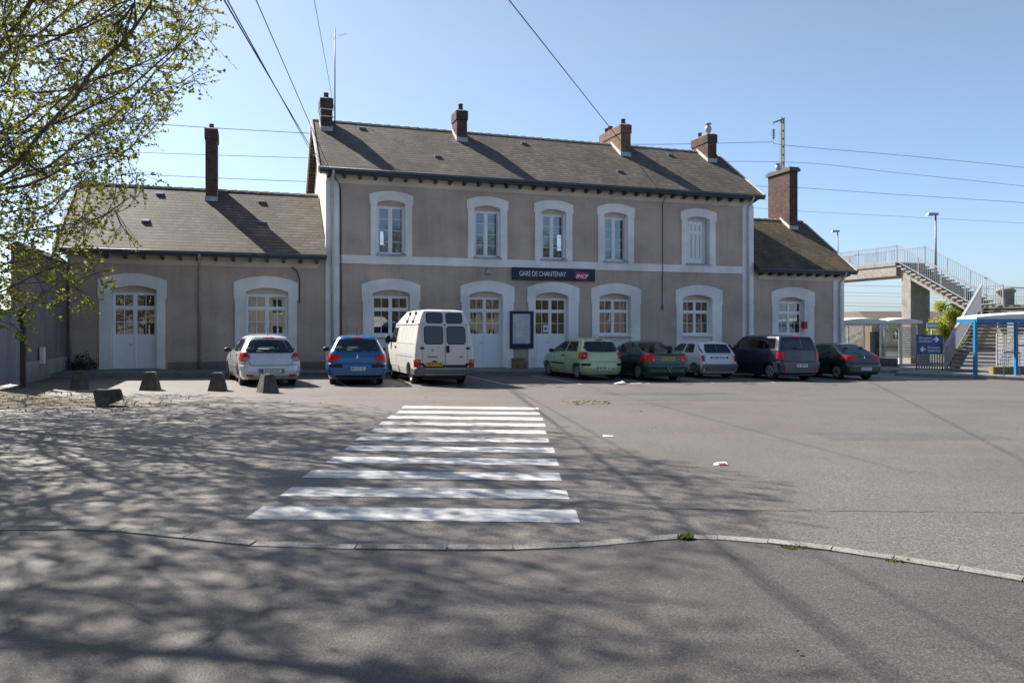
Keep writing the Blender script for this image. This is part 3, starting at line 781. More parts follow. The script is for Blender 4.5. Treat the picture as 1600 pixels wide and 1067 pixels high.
t = empty('wall_lamp', wp(6.4, 0, 4.12), RZ, 'small grey floodlight on bracket on wall, left of navy station sign', 'lamp')
m = MB(); m.tube([(0, 0, .1), (0, -.25, .12), (0, -.3, .05)], .015, 6); m.build('bracket', M['dsteel'], t)
m = MB(); m.hexa([(-.13, -.42, -.12), (.13, -.42, -.12), (.13, -.26, -.16), (-.13, -.26, -.16)], [(-.08, -.36, .06), (.08, -.36, .06), (.08, -.24, .04), (-.08, -.24, .04)]); m.build('lamp_head', M['zinc'], t)
t = empty('letter_box', wp(21.98, 0, 1.78), RZ, 'small red letter box beside the right annex window', 'letter box')
m = MB(); m.box(.05, .27, -.14, .02, 0, .28); m.hexa([(.03, -.16, .28), (.29, -.16, .28), (.29, .02, .28), (.03, .02, .28)], [(.05, -.14, .33), (.27, -.14, .33), (.27, .02, .33), (.05, .02, .33)]); m.build('box', M['red'], t)
m = MB(); m.box(.09, .23, -.143, -.139, .2, .22); m.build('slot', M['ink'], t)
# door notice
t = MB(); t.box(0, .22, -.004, 0, 0, .3); o = t.build('notice', M['paper'], label='white notice taped inside the second door glass', cat='notice'); o.location = wp(9.02, VF+.025, 1.62); o.rotation_euler = (0, 0, RZ)
m = MB(); m.box(.05, .17, -.006, -.0045, .1, .2); m.build('print', M['greyplast'], o)
# wall cables
def cable_run(name, pts, r, label, mat='cable'):
    m = MB(); m.tube([wp(*p) for p in pts], r, 6); return m.build(name, M[mat], label=label, cat='cable')
cable_run('wall_cable', [(14.58, -.3, 7.62), (14.56, -.06, 7.3), (14.56, -.07, 4.66), (14.56, -.08, 4.3), (14.56, -.03, 3.9), (14.56, -.03, 2.75)], .016, 'black cable hanging straight down the wall between two right-hand upper windows')
m = MB(); m.box(-.05, .05, -.06, 0, 0, .16); o = m.build('junction_box', M['greyplast'], label='grey junction box ending the long vertical wall cable', cat='box'); o.location = wp(14.57, 0, 2.62); o.rotation_euler = (0, 0, RZ)
cable_run('wall_cable', [(.1, -.5, 7.75), (.45, -.2, 7.35), (.52, -.05, 7.15), (.53, -.05, 6.6), (.54, -.06, 5.5), (.53, -.05, 4.68), (.54, -.07, 4.3), (.55, -.04, 3.4), (.55, -.04, .9)], .024, 'thick black cable running down beside the left corner pilaster')
cable_run('wall_cable', [(-1.3, -.05, 4.1), (-1.1, -.02, 3.95), (-1.0, -.03, 3.6), (-1.0, -.03, 2.72)], .018, 'short dark cable dropping from the eave beside the left wing window')
# tv aerial by the left chimney
t = empty('tv_aerial', wp(.58, 2.7, 10.2), RZ, 'tall thin television aerial strapped to the left chimney', 'aerial')
m = MB(); m.tube([(0, 0, 0), (0, 0, 4.2)], [.03, .022], 6); m.build('mast', M['steel'], t)
m = MB(); m.tube([(-.1, .06, 3.8), (.45, -.27, 3.92)], .007, 5)
for k in range(5):
    c = Vector((-.08, .05, 3.8)).lerp(Vector((.43, -.26, 3.92)), k/4); m.tube([c+Vector((-.07, -.12, 0)), c+Vector((.07, .12, 0))], .004, 4)
m.build('antenna', M['steel'], t)
m = MB()
for z in (.45, .75): m.tube([(-.12, 0, z), (.03, 0, z)], .012, 5)
m.build('strap', M['dsteel'], t)

# ------------------------------------------------------------------ overhead cables (from their picture line and their shadow on the square)
def cable(name, P0, P1, sag, r, label, mat='cable', group=None, n=24):
    P0 = Vector(P0); P1 = Vector(P1)
    m = MB(); m.tube([P0.lerp(P1, i/n) - Vector((0, 0, sag*4*(i/n)*(1-i/n))) for i in range(n+1)], r, 6)
    return m.build(name, M[mat], label=label, cat='cable', group=group)
CAM = Vector((0, 0, 1.7))
def pix(px, py, d): return Vector(((px-800)/1216*d, d, 1.7+(516-py)*d/1216))
for (A, P, r, lab) in (
    (wp(14.45, -.35, 7.62), pix(795, 0, 13), .0095, 'thin black cable crossing the sky towards the right half of the main roof'),
    (wp(.1, -.5, 7.75), pix(400, 0, 13), .0095, 'black cable sweeping down to the left corner of the main eave'),
    (wp(-.33, 2.0, 8.95), pix(350, 0, 12), .013, 'upper thick black cable of the pair running to the left gable'),
    (wp(-.33, 1.9, 8.75), pix(355, 0, 12), .011, 'lower thinner black cable of the pair running to the left gable'),
    (wp(.56, 2.75, 11.0), pix(491, 0, 22), .009, 'hair thin wire rising steeply from the aerial on the left chimney')):
    A = Vector(A); cable('overhead_cable', A, A + (P-A)*(1.9 if r > .01 else 1.5), 0, r, lab)
t = empty('cable_bracket', wp(-.02, 1.95, 8.85), RZ, 'small cable hook on the left gable of the main block', 'bracket')
m = MB(); m.tube([(.03, 0, 0), (-.31, 0, 0)], .02, 6); m.build('hook', M['dsteel'], t)

# ------------------------------------------------------------------ railway wires, mast and lamps behind the station
def uvpix(px, py, v):
    s = (px-800)/1216; ox, oy = O.x+V.x*v, O.y+V.y*v
    u = (oy*s-ox)/(U.x-U.y*s); return Vector((ox+U.x*u, oy+U.y*u, 1.7+(516-py)*(oy+U.y*u)/1216))
def feeder(pts, v, r, label):
    P = [uvpix(px, py, v) for px, py in pts]; Q = []
    for i in range(len(P)-1):
        p0, p1, p2, p3 = P[max(i-1, 0)], P[i], P[i+1], P[min(i+2, len(P)-1)]
        for k in range(6):
            t_ = k/6; a = .5*((2*p1)+(p2-p0)*t_+(2*p0-5*p1+4*p2-p3)*t_**2+(3*p1-p0-3*p2+p3)*t_**3); Q.append(a)
    Q.append(P[-1]); m = MB(); m.tube(Q, r*.75, 5); m.build('railway_wire', M['wire'], label=label, cat='wire', group='wires over the railway')
feeder([(-60, 168), (230, 193), (455, 207), (760, 221), (1000, 226), (1207, 222)], 14, .022, 'topmost wire left of the insulator, behind the long roof')
feeder([(1207, 222), (1235, 228), (1420, 244), (1600, 262), (1750, 280)], 14, .022, 'topmost wire right of the insulator, above the footbridge')
feeder([(-60, 226), (180, 237), (480, 247), (820, 256), (1215, 253), (1400, 270), (1600, 291), (1750, 308)], 14.4, .018, 'second highest wire, meeting the mast above the tall right chimney')
feeder([(-60, 262), (180, 271), (480, 284), (820, 292), (1180, 291), (1400, 304), (1600, 317), (1750, 329)], 15, .02, 'third wire down, passing behind the shaft of the tall right chimney')
feeder([(1140, 322), (1250, 330), (1400, 338), (1600, 349), (1750, 359)], 19, .014, 'faint lowest wire across the sky above the footbridge railing')
for py, r, lab in ((446, .018, 'upper contact wire seen under the footbridge deck'), (457, .014, 'second contact wire seen under the footbridge deck'), (462, .012, 'third contact wire seen under the footbridge deck'), (473, .012, 'fourth contact wire seen under the footbridge deck'), (478, .016, 'lowest contact wire seen under the footbridge deck')):
    feeder([(1240, py-3), (1330, py), (1500, py+4), (1750, py+12)], 21, r, lab)
mb = uvpix(1222, 500, 14.2); mb.z = 0
t = empty('catenary_mast', mb, RZ, 'dark steel railway mast with a short arm, standing behind the tall right chimney', 'mast')
Y_ = mb.y; zt_ = 1.7+(516-184)*Y_/1216; za = 1.7+(516-193)*Y_/1216
m = MB()
for x in (-.1, .1): m.box(x-.035, x+.035, -.1, .1, -.6, zt_)
z = 0

while z < zt_-.1: m.box(-.064, .064, -.02, .02, z, z+.08); z += .55
m.build('post', M['mast'], t)
m = MB(); m.bar((.18, 0, zt_-.05), (-.72, 0, zt_-.42), .1); m.build('arm', M['mast'], t)
m = MB(); zb_ = zt_-.5; m.tube([(-.7, 0, zb_+.1), (-.7, 0, zb_-1.1)], .02, 6)
for k in range(5): m.lathe([(.02, zb_-.38-.13*k), (.12, zb_-.43-.13*k), (.1, zb_-.46-.13*k), (.02, zb_-.44-.13*k)], 10, (-.7, 0, 0))
m.build('insulator', plain('green insulator', (.02, .09, .08), .3), t)
def street_lamp(px, pyt, d, zbase, label, h):
    p = pix(px, pyt, d); t = empty('street_lamp', (p.x, p.y, zbase), 0, label, 'lamp', 'lamps by the footbridge')
    H_ = p.z-zbase
    m = MB(); m.tube([(0, 0, 0), (0, 0, H_-.1)], [.07, .045], 8); m.build('pole', M['steel'], t)
    m = MB(); m.hexa([(-.5, -.16, H_-.16), (.12, -.16, H_-.12), (.12, .16, H_-.12), (-.5, .16, H_-.16)], [(-.42, -.1, H_+.02), (.1, -.08, H_), (.1, .08, H_), (-.42, .1, H_+.02)]); m.build('lamp_head', M['zinc'], t)

# ------------------------------------------------------------------ footbridge over the tracks
FB = empty('footbridge', O, RZ, 'concrete footbridge with grey bar railings, a straight flight, a landing and a turned lower flight', 'footbridge')
FU0, FU1 = 32.6, 34.7                                      # deck edges (u)
VS = 4.95; ZD = 5.6                                        # near end of the deck
VE = -.15; ZL = 2.95                                       # foot of the first flight
m = MB(); m.hexa([(FU0, VS, ZD-.75), (FU1, VS, ZD-.75), (FU1, 40, ZD-.75), (FU0, 40, ZD-.75)], [(FU0, VS, ZD), (FU1, VS, ZD), (FU1, 40, ZD), (FU0, 40, ZD)]); m.box(FU0-.06, FU1+.06, VS, 40, ZD-.16, ZD+.03)
m.build('deck', M['concrete'], FB)
m = MB(); m.box(FU0+.2, FU0+1.6, 4.1, 4.75, -.8, ZD-.752); m.build('pier', M['concrete'], FB)
m = MB(); m.box(FU0+.3, FU1-.3, 30, 31.2, -.8, ZD-.752); m.build('pier', M['concrete'], FB)
N = 15; m = MB()
for i in range(N):
    v1 = VS-(VS-VE)*i/N; v0 = VS-(VS-VE)*(i+1)/N; z = ZD-(ZD-ZL)*(i+1)/N
    m.box(FU0, FU1, v0-.03, v1-.002, z-.09, z)
m.build('tread', M['concrete'], FB, kind='stuff')
for x in (FU0+.35, FU1-.35):
    m = MB(); prof = []
    for i in range(N):
        v1 = VS-(VS-VE)*i/N; v0 = VS-(VS-VE)*(i+1)/N; z = ZD-(ZD-ZL)*(i+1)/N-.092
        prof += [(v1, z), (v0, z)]
    low = [(VE, ZL-.55), (VS, ZD-.62)]
    for i in range(N):
        v1 = VS-(VS-VE)*i/N; v0 = VS-(VS-VE)*(i+1)/N; z = ZD-(ZD-ZL)*(i+1)/N-.092
        f_ = lambda v: ZD-.62+(v-VS)*((ZD-.62)-(ZL-.55))/(VS-VE)
        m.hexa([(x-.13, v0, f_(v0)), (x+.13, v0, f_(v0)), (x+.13, v1, f_(v1)), (x-.13, v1, f_(v1))], [(x-.13, v0, z), (x+.13, v0, z), (x+.13, v1, z), (x-.13, v1, z)])
    m.build('stringer', M['concrete'], FB)
LA = -1.9
m = MB(); m.box(FU0-.05, FU1+3.5, LA, VE-.002, ZL-.25, ZL); m.box(FU0+.1, FU0+.4, LA+.2, LA+.5, -.8, ZL-.252); m.box(FU1+2.9, FU1+3.2, LA+.2, LA+.5, -.8, ZL-.252); m.build('landing', M['concrete'], FB)
def railing(a, b, h=1.0, sp=.125, bot=.08, par=FB, ww=.016, post=1.6, name='railing'):
    a = Vector(a); b = Vector(b); L = (b-a).xy.length; m = MB(); up = Vector((0, 0, 1))
    m.bar(a+up*h, b+up*h, .06, .05); m.bar(a+up*bot, b+up*bot, .05, .04)
    n = max(1, int(L/sp))
    for i in range(n+1):
        p = a.lerp(b, i/n); k = (i % max(1, int(post/sp)) == 0)
        w = .045 if k else ww
        m.bar(p+up*(0 if k else bot), p+up*(h-.02), w)
    return m.build(name, M['rail'], par)
railing((FU0+.02, VS, ZD), (FU0+.02, 40, ZD)); railing((FU1-.02, VS, ZD), (FU1-.02, 40, ZD))
railing((FU0+.02, VS-.06, ZD), (FU0+.02, VE, ZL)); railing((FU1-.02, VS-.06, ZD), (FU1-.02, VE, ZL))
railing((FU1+.05, VE-.03, ZL), (FU1+3.5, VE-.03, ZL)); railing((FU0, VE-.05, ZL), (FU0, LA+.1, ZL))
# lower flight, turned towards the square
def loc(p): d = Vector(p)-O; return Vector((d.dot(U), d.dot(V), p[2]))
TL = Vector((23.75, 39.4, ZL)); BL = Vector((19.95, 35.9, -.13)); run = (BL-TL); run.z = 0; rd = run.normalized(); wd = Vector((-rd.y, rd.x, 0))
if wd.x < 0: wd = -wd
N2 = 18; m = MB(); WID = 4.2
for i in range(N2):
    a = TL+run*(i/N2); b = TL+run*((i+1)/N2); z = ZL+(BL.z-ZL)*(i+.6)/N2
    q = [loc((p.x, p.y, 0)) for p in (a-rd*.02, b+rd*.03, b+rd*.03+wd*WID, a-rd*.02+wd*WID)]
    m.hexa([(p.x, p.y, z-.07) for p in q], [(p.x, p.y, z) for p in q])
m.build('tread', M['concrete'], FB, kind='stuff')
for off in (.25, WID/2, WID-.25):
    m = MB(); q0 = TL+wd*(off-.12); q1 = TL+wd*(off+.12); e0 = BL+wd*(off-.12); e1 = BL+wd*(off+.12)
    m.hexa([(*loc(p).xy, z) for p, z in ((q0, ZL-.55), (q1, ZL-.55), (e1, -.6), (e0, -.6))], [(*loc(p).xy, z) for p, z in ((q0, ZL-.2), (q1, ZL-.2), (e1, BL.z), (e0, BL.z))])
    m.build('stringer', M['concrete'], FB)
def barpanel(a, b, h):
    a = loc(a); b = loc(b); up = Vector((0, 0, 1)); m = MB(); m.bar(a+up*h, b+up*h, .12, .07); m.bar(a+up*.03, b+up*.03, .08, .06)
    n = int((b-a).length/.11)
    for i in range(n+1): p = a.lerp(b, i/n); m.bar(p+up*.03, p+up*h, .026, .026)
    m.build('railing', M['rail2'], FB)
barpanel(TL, BL, 1.05); barpanel(TL+wd*WID, BL+wd*WID, 1.05)
tp = loc(TL); q = [(FU0+.3, LA+.3), (FU1+3.4, LA+.3)]
te = loc(TL+wd*WID)
m = MB(); m.hexa([(FU0, LA-.003, ZL-.25), (tp.x, tp.y, ZL-.25), (te.x, te.y, ZL-.25), (FU1+3.5, LA-.003, ZL-.25)], [(FU0, LA-.003, ZL), (tp.x, tp.y, ZL), (te.x, te.y, ZL), (FU1+3.5, LA-.003, ZL)]); m.build('landing', M['concrete'], FB)
# rounded concrete parapet end on the landing
p = uvpix(1571, 470, -.6); q = loc(p)
m = MB(); m.box(q.x-.35, q.x+.35, q.y-.2, q.y+.2, ZL, ZL+.75); m.ball((q.x, q.y, ZL+.78), (.62, .35, .2), 14, 8); m.build('parapet_end', M['concrete'], FB)
street_lamp(1462, 333, 43.2, ZL+.9, 'taller grey street lamp rising above the footbridge stairs', 4)
street_lamp(1309, 360, 62, ZD-.7, 'smaller grey street lamp farther along the footbridge by the right annex roof', 4)

# ------------------------------------------------------------------ glass shelter, direction sign, cycle shelter
def uv_at(px, d): return Vector(((px-800)/1216*d, d, 0))
SH = empty('ticket_shelter', uv_at(1322, 42.0), R(8), 'white framed glass platform shelter with two shallow white roofs', 'shelter')
g = gz(18.5)+.1
def canopy(m, x0, x1, y0, y1, z, rise):
    nx = 10; P = []
    for i in range(nx+1):
        t_ = i/nx; x = x0+(x1-x0)*t_; zz = z+rise*(1-(2*t_-1)**2)
        P += [(x, y0, zz-.02), (x, (y0+y1)/2, zz+.05), (x, y1, zz-.02), (x, y1, z-.16), (x, y0, z-.16)]
    F = []
    for i in range(nx):
        for k in range(5): F.append((i*5+k, i*5+(k+1) % 5, (i+1)*5+(k+1) % 5, (i+1)*5+k))
    F = [tuple(reversed(f)) for f in F]
    m.add(P, F + [(0, 1, 2, 3, 4), tuple(nx*5+k for k in (4, 3, 2, 1, 0))])
for (x0, x1) in ((-.3, 2.3), (2.32, 4.35)):
    m = MB(); canopy(m, x0, x1, -.2, 1.7, g+2.38, .12); m.build('roof', M['whiteroof'], SH)
m = MB()
for x in (-.1, 1.05, 2.0, 3.25, 4.15):
    for y in ((0, 1.5)): m.box(x-.035, x+.035, y-.035, y+.035, g-.4, g+2.2)
for z in (g+.35, g+2.15):
    m.box(-.06, 4.11, -.02, .02, z, z+.05); m.box(-.06, 4.11, 1.48, 1.52, z, z+.05)
m.build('frame', M['whiteroof'], SH)
m = MB()
for (a, b) in ((-.06, 1.01), (2.04, 3.21), (3.29, 4.11)): m.box(a, b, -.006, .006, g+.41, g+2.14)
m.box(-.06, 4.11, 1.494, 1.506, g+.41, g+2.14); m.build('glass_panel', M['shelterglass'], SH)
m = MB()
for k in range(16): m.box(3.29, 4.11, -.02, -.008, g+.45+.1*k, g+.5+.1*k)
m.build('slat', M['rail'], SH)
t = empty('ticket_machine', uv_at(1374, 43.0), R(8), 'dark ticket machine standing inside the glass shelter', 'machine')
m = MB(); m.box(-.3, .3, 0, .4, g-.2, g+1.35); m.hexa([(-.3, 0, g+1.35), (.3, 0, g+1.35), (.3, .4, g+1.35), (-.3, .4, g+1.35)], [(-.3, .12, g+1.75), (.3, .12, g+1.75), (.3, .4, g+1.75), (-.3, .4, g+1.75)]); m.build('cabinet', M['greyplast'], t)
m = MB(); m.box(-.2, .2, -.01, 0, g+.9, g+1.2); m.build('screen', M['carglass'], t)
t = empty('litter_bin', uv_at(1341, 43), 0, 'green bin seen through the left glass of the shelter', 'bin'); t.location.z = g-.1
m = MB(); m.lathe([(0, .5), (.16, .5), (.2, 1.0), (.21, 1.02), (.18, 1.05), (0, 1.06)], 14); m.build('bin', plain('green bin plastic', (.03, .3, .06), .5), t)
m = MB(); m.tube([(0, 0, -.1), (0, 0, .5)], .03, 6); m.build('post', M['steel'], t)
# sign
t = empty('direction_sign', uv_at(1452, 36.2), R(4), 'blue direction board with two white arrows on grey posts before the stairs', 'sign')
gg = gz(19.4)+.1
m = MB(); m.box(-.6, .6, -.04, 0, gg+.75, gg+1.65); m.build('board', M['sblue'], t)
m = MB()
for x in (-.63, .63): m.tube([(x, -.02, gg-.3), (x, -.02, gg+1.68)], .03, 8)
m.build('post', M['steel'], t)
text_on('lettering', 'Direction', .155, M['swhite'], t, (-.52, -.043, gg+1.5)); text_on('lettering', 'SAVENAY', .155, M['swhite'], t, (-.52, -.043, gg+1.34))
text_on('lettering', 'Direction', .155, M['swhite'], t, (-.1, -.043, gg+1.06)); text_on('lettering', 'NANTES', .165, M['swhite'], t, (-.1, -.043, gg+.9))
def arrow(x, z, k):
    m = MB(); y0, y1 = -.047, -.041
    def pr(p):
        if k < 0: p = [(-a, b) for a, b in reversed(p)]
        m.hexa([(x+a, y0, z+b) for a, b in p], [(x+a, y1, z+b) for a, b in p])
    pr([(-.15, -.028), (.1, -.028), (.1, .028), (-.15, .028)])
    pr([(.15, 0), (.0, .14), (-.045, .1), (.06, 0)]); pr([(.15, 0), (.06, 0), (-.045, -.1), (.0, -.14)])
    m.build('arrow', M['swhite'], t)
arrow(.3, gg+1.43, 1); arrow(-.34, gg+.98, -1)
t = empty('platform_sign', uv_at(1456, 40.5), 0, 'small pale blue name board on a post above the blue direction sign', 'sign')
m = MB(); m.tube([(0, 0, -.6), (0, 0, 1.95)], .035, 6); m.build('post', M['steel'], t)
m = MB(); m.box(-.28, .28, -.05, -.02, 1.78, 2.1); m.build('board', plain('pale blue board', (.22, .3, .5), .4), t)
m = MB(); m.box(-.22, .22, -.055, -.051, 1.9, 1.97); m.build('stripe', M['swhite'], t)
# picket fence behind the sign
t = empty('picket_fence', uv_at(1432, 37.6), R(4), 'low white slatted fence between shelter and stair foot', 'fence')
m = MB()
for k in range(12): m.box(.1+.13*k, .17+.13*k, -.01, .01, gg-.1, gg+.95)
m.box(.05, 1.7, .012, .04, gg+.2, gg+.27); m.box(.05, 1.7, .012, .04, gg+.7, gg+.77); m.build('slat_panel', M['rail'], t)
# low dark hedge box
hb = MB(); c = uv_at(1381, 40.2); hb.box(c.x-.65, c.x+.6, c.y-.2, c.y+.2, gg-.2, gg+.42)
tag(hb.build('planter', M['bollard']), 'low dark stone planter in front of the glass shelter', 'planter')
# cycle shelter: blue frame, white roof
cs = uv_at(1524, 32.2); gc = gz(cs.x)+.1
CS = empty('cycle_shelter', (cs.x, cs.y, gc), R(6), 'bright blue steel cycle shelter with a curved white roof', 'shelter')
m = MB(); canopy(m, -.02, 6.5, -.1, 1.1, 2.42, .16); m.build('roof', M['whiteroof'], CS)
m = MB(); m.box(.0, 6.4, -.14, -.105, 2.16, 2.32); m.box(-.04, -.005, -.14, 1.1, 2.18, 2.33); m.build('fascia', M['bluesteel'], CS)
for x in (0, 1.82, 3.6, 5.4):
    for y in (0,):
        m = MB(); m.box(x-.06, x+.06, y-.06, y+.06, -.2, 2.3); m.build('post', M['bluesteel'], CS)
m = MB(); m.box(1.88, 3.54, -.03, .03, .3, .36); m.box(1.88, 3.54, -.03, .03, 1.2, 1.26); m.box(0.02, 5.4, -.05, .05, 2.06, 2.118); m.build('rail', M['bluesteel'], CS)
for i, (x, y, lab) in enumerate(((1.0, -.35, 'blue hoop cycle stand in front of the wire mesh panel'), (2.25, -.35, 'blue hoop cycle stand at right edge past the second blue post'))):
    r = empty('cycle_stand', CS.matrix_world @ Vector((0, 0, 0)), 0, lab, 'cycle stand', 'blue hoop cycle stands'); a = Vector((cs.x, cs.y, gc)) + Matrix.Rotation(R(6), 3, 'Z') @ Vector((x, y, 0)); r.location = a; r.rotation_euler = (0, 0, R(6))
    P = [(0, 0, -.1), (0, 0, .85)] + [(.12-.12*math.cos(k*math.pi/10), 0, .85+.12*math.sin(k*math.pi/10)) for k in range(1, 6)] + [(.58+.12*math.sin(k*math.pi/10), 0, .85+.12*math.cos(k*math.pi/10)) for k in range(1, 6)] + [(.7, 0, -.1)]
    m = MB(); m.tube(P, .025, 8); m.build('hoop', M['bluesteel'], r)
# wire mesh panel on a low stone wall
t = empty('mesh_panel', uv_at(1558, 33.6), R(4), 'white wire mesh panel standing behind the blue cycle shelter post', 'fence'); t.location.z = gz(21)+.1
m = MB()
for k in range(15): m.box(.09*k, .09*k+.02, -.008, .008, .3, 1.7)
for k in range(10): m.box(0, 1.28, .009, .02, .3+.15*k, .325+.15*k)
m.build('mesh', M['swhite'], t)
m = MB(); m.box(-.03, 0, -.03, .03, -.2, 1.75); m.box(1.28, 1.31, -.03, .03, -.2, 1.75); m.build('post', M['rail'], t)
m = MB(); c = uv_at(1552, 33.1); m.box(0, 3.5, 0, .3, -.2, .32); o = m.build('low_wall', M['ochre'], label='low mossy stone wall below the wire mesh panel', cat='wall'); o.location = (c.x, c.y, gz(c.x)+.1); o.rotation_euler = (0, 0, R(4))
# right-hand raised pavement
RP = [gp_ for gp_ in ((16.4, 33.0), (18.3, 31.9), (20.4, 30.4), (24.5, 28.9), (34, 27.5), (46, 27), (46, 42), (28, 44), (16.0, 44), (wp(25.5, .6).x, wp(25.5, .6).y), (wp(25.5, -2.5).x, wp(25.5, -2.5).y))]
m = MB(); ar = [(x, y, gz(x)+.105) for x, y in RP]; m.add([(x, y, gz(x)-.1) for x, y in RP] + ar, [tuple(len(RP)+i for i in range(len(RP)))] + [(i, (i+1) % len(RP), len(RP)+(i+1) % len(RP), len(RP)+i) for i in range(len(RP))])
m.build('platform_pavement', M['walk'], kind='structure')
m = MB(); FE = [(wp(25.5, -2.6).x, wp(25.5, -2.6).y)] + RP[:6]
for (a, b) in zip(FE, FE[1:]):
    a = Vector(a); b = Vector(b); k = max(1, int((b-a).length)); nn = Vector(((b-a).y, -(b-a).x)).normalized()*.14
    for i in range(k):
        p = a.lerp(b, (i+.01)/k); q = a.lerp(b, (i+.99)/k); Q = [p+nn, q+nn, q, p]
        m.hexa([(s.x, s.y, gz(s.x)-.1) for s in Q], [(s.x, s.y, gz(s.x)+.11) for s in Q])
m.build('platform_kerb', M['kerb'], kind='structure')
# railway ground behind and far buildings
def far_building(px0, px1, pyt, d, depth, h_eave, roofm, wallm, label, z0=-1):
    a = pix(px0, pyt, d); b = pix(px1, pyt, d); t = empty('industrial_building', (a.x, d, z0), 0, label, 'building')
    w = b.x-a.x; H_ = a.z-z0
    m = MB(); m.box(0, w, 0, depth, 0, H_*h_eave); m.build('wall', wallm, t)
    m = MB(); m.hexa([(-.3, -.3, H_*h_eave+.01), (w+.3, -.3, H_*h_eave+.01), (w+.3, depth+.3, H_*h_eave+.01), (-.3, depth+.3, H_*h_eave+.01)], [(w*.12, depth*.3, H_), (w*.97, depth*.3, H_), (w*.97, depth*.7, H_), (w*.12, depth*.7, H_)]); m.build('roof', roofm, t)
far_building(1362, 1560, 484, 82, 22, .72, M['brownroof'], M['tanwall'], 'low brown roofed industrial building beyond the tracks under the footbridge')
far_building(1255, 1350, 498, 95, 18, .7, M['brownroof'], M['tanwall'], 'long low dark building far off behind the glass shelter')

# ------------------------------------------------------------------ left side: return wall, gate, post, bollards
t = empty('side_wall', wp(-8.86, 0), RZ, 'grey stained rendered yard wall with pale plinth running forward from the left wing', 'wall')
m = MB(); m.box(-.3, 0, -5.45, .3, -.3, 4.0); m.build('wall', M['oldwall'], t)
m = MB(); m.box(.001, .05, -5.4, -.05, -.3, gp(-9)+.45); m.build('plinth', M['plinth'], t)
m = MB(); m.hexa([(-.45, -5.5, 4.0), (.12, -5.5, 4.0), (.12, .0, 4.0), (-.45, .0, 4.0)], [(-.18, -5.5, 4.22), (-.14, -5.5, 4.22), (-.14, .0, 4.22), (-.18, .0, 4.22)]); m.build('coping', M['tiles'], t)
m = MB(); m.box(.051, .16, -3.9, -3.65, gp(-9)+.35, gp(-9)+.85); o = m.build('meter_box', M['white'], label='small white meter box on the stained side wall', cat='box'); o.location = wp(-8.86, 0); o.rotation_euler = (0, 0, RZ)
g0 = wp(-8.9, -5.7); gl = gz(g0.x)
t = empty('yard_gate', (g0.x, g0.y, gl), RZ, 'pale vertical boarded gate at the left edge beside the wall end', 'gate')
m = MB()
for k in range(14): m.box(-.02, .02, -.14*k-.13, -.14*k, .08, 2.05)
m.box(-.06, -.022, -1.95, 0, .3, .4); m.box(-.06, -.022, -1.95, 0, 1.6, 1.7); m.build('board_panel', M['rail'], t)
m = MB(); m.box(-.06, .06, .01, .13, -.1, 2.25); m.box(-.06, .06, -2.1, -1.98, -.1, 2.25); m.build('gate_post', M['rail'], t)
p = (-13.1, 20.85)
t = empty('post', (p[0], p[1], gz(p[0])), R(15), 'slim dark steel post with a small lamp box before the left wall', 'post')
m = MB(); m.box(-.06, .06, -.05, .05, -.2, 1.75); m.build('column', M['dsteel'], t)
m = MB(); m.box(-.12, .02, -.09, .07, 1.75, 2.0); m.hexa([(-.14, -.1, 2.0), (.05, -.1, 2.0), (.05, .09, 2.0), (-.14, .09, 2.0)], [(-.1, -.06, 2.06), (.02, -.06, 2.06), (.02, .05, 2.06), (-.1, .05, 2.06)]); m.build('lamp_box', M['darkfab'], t)
def bollard_mesh():
    bm = bmesh.new(); rnd = random.Random(5)
    lo, hi, h = .235, .135, .47
    v = [bm.verts.new((sx*lo, sy*lo, -.03)) for sx, sy in ((-1, -1), (1, -1), (1, 1), (-1, 1))] + [bm.verts.new((sx*hi, sy*hi, h)) for sx, sy in ((-1, -1), (1, -1), (1, 1), (-1, 1))]
    for f in ((3, 2, 1, 0), (4, 5, 6, 7), (0, 1, 5, 4), (1, 2, 6, 5), (2, 3, 7, 6), (3, 0, 4, 7)): bm.faces.new([v[i] for i in f])
    bmesh.ops.bevel(bm, geom=bm.edges[:], offset=.02, segments=2, affect='EDGES')
    bmesh.ops.subdivide_edges(bm, edges=bm.edges[:], cuts=2, use_grid_fill=True)
    for q in bm.verts: q.co += Vector([mnoise.noise(q.co*9+Vector((i*7, 0, 0)))*.012 for i in range(3)])
    me = bpy.data.meshes.new('bollard'); bm.to_mesh(me); bm.free(); me.materials.append(M['bollard']); return me
bme = bollard_mesh()
for (x, y, rz, lab) in ((-11.49, 20.67, .5, 'shaded upright concrete bollard, leftmost, before the dark shrub'), (-9.56, 20.57, .2, 'upright tapered concrete bollard in front of the left wing door'), (-7.81, 20.65, .25, 'upright tapered concrete bollard left of the silver hatchback'), (-6.36, 20.25, .75, 'upright tapered concrete bollard in front of the silver hatchback bumper')):
    o = bpy.data.objects.new('bollard', bme); COL.objects.link(o); o.location = (x, y, gz(x)); o.rotation_euler = (0, 0, rz); tag(o, lab, 'bollard', 'concrete bollards')
o = bpy.data.objects.new('bollard', bme); COL.objects.link(o); o.scale = (.85, .85, .95); o.location = (-8.66, 16.3, gz(-8.6)+.15); o.rotation_euler = (R(6), R(78), R(20)); tag(o, 'toppled concrete bollard lying on its side at the edge of the tree shade', 'bollard', 'concrete bollards')

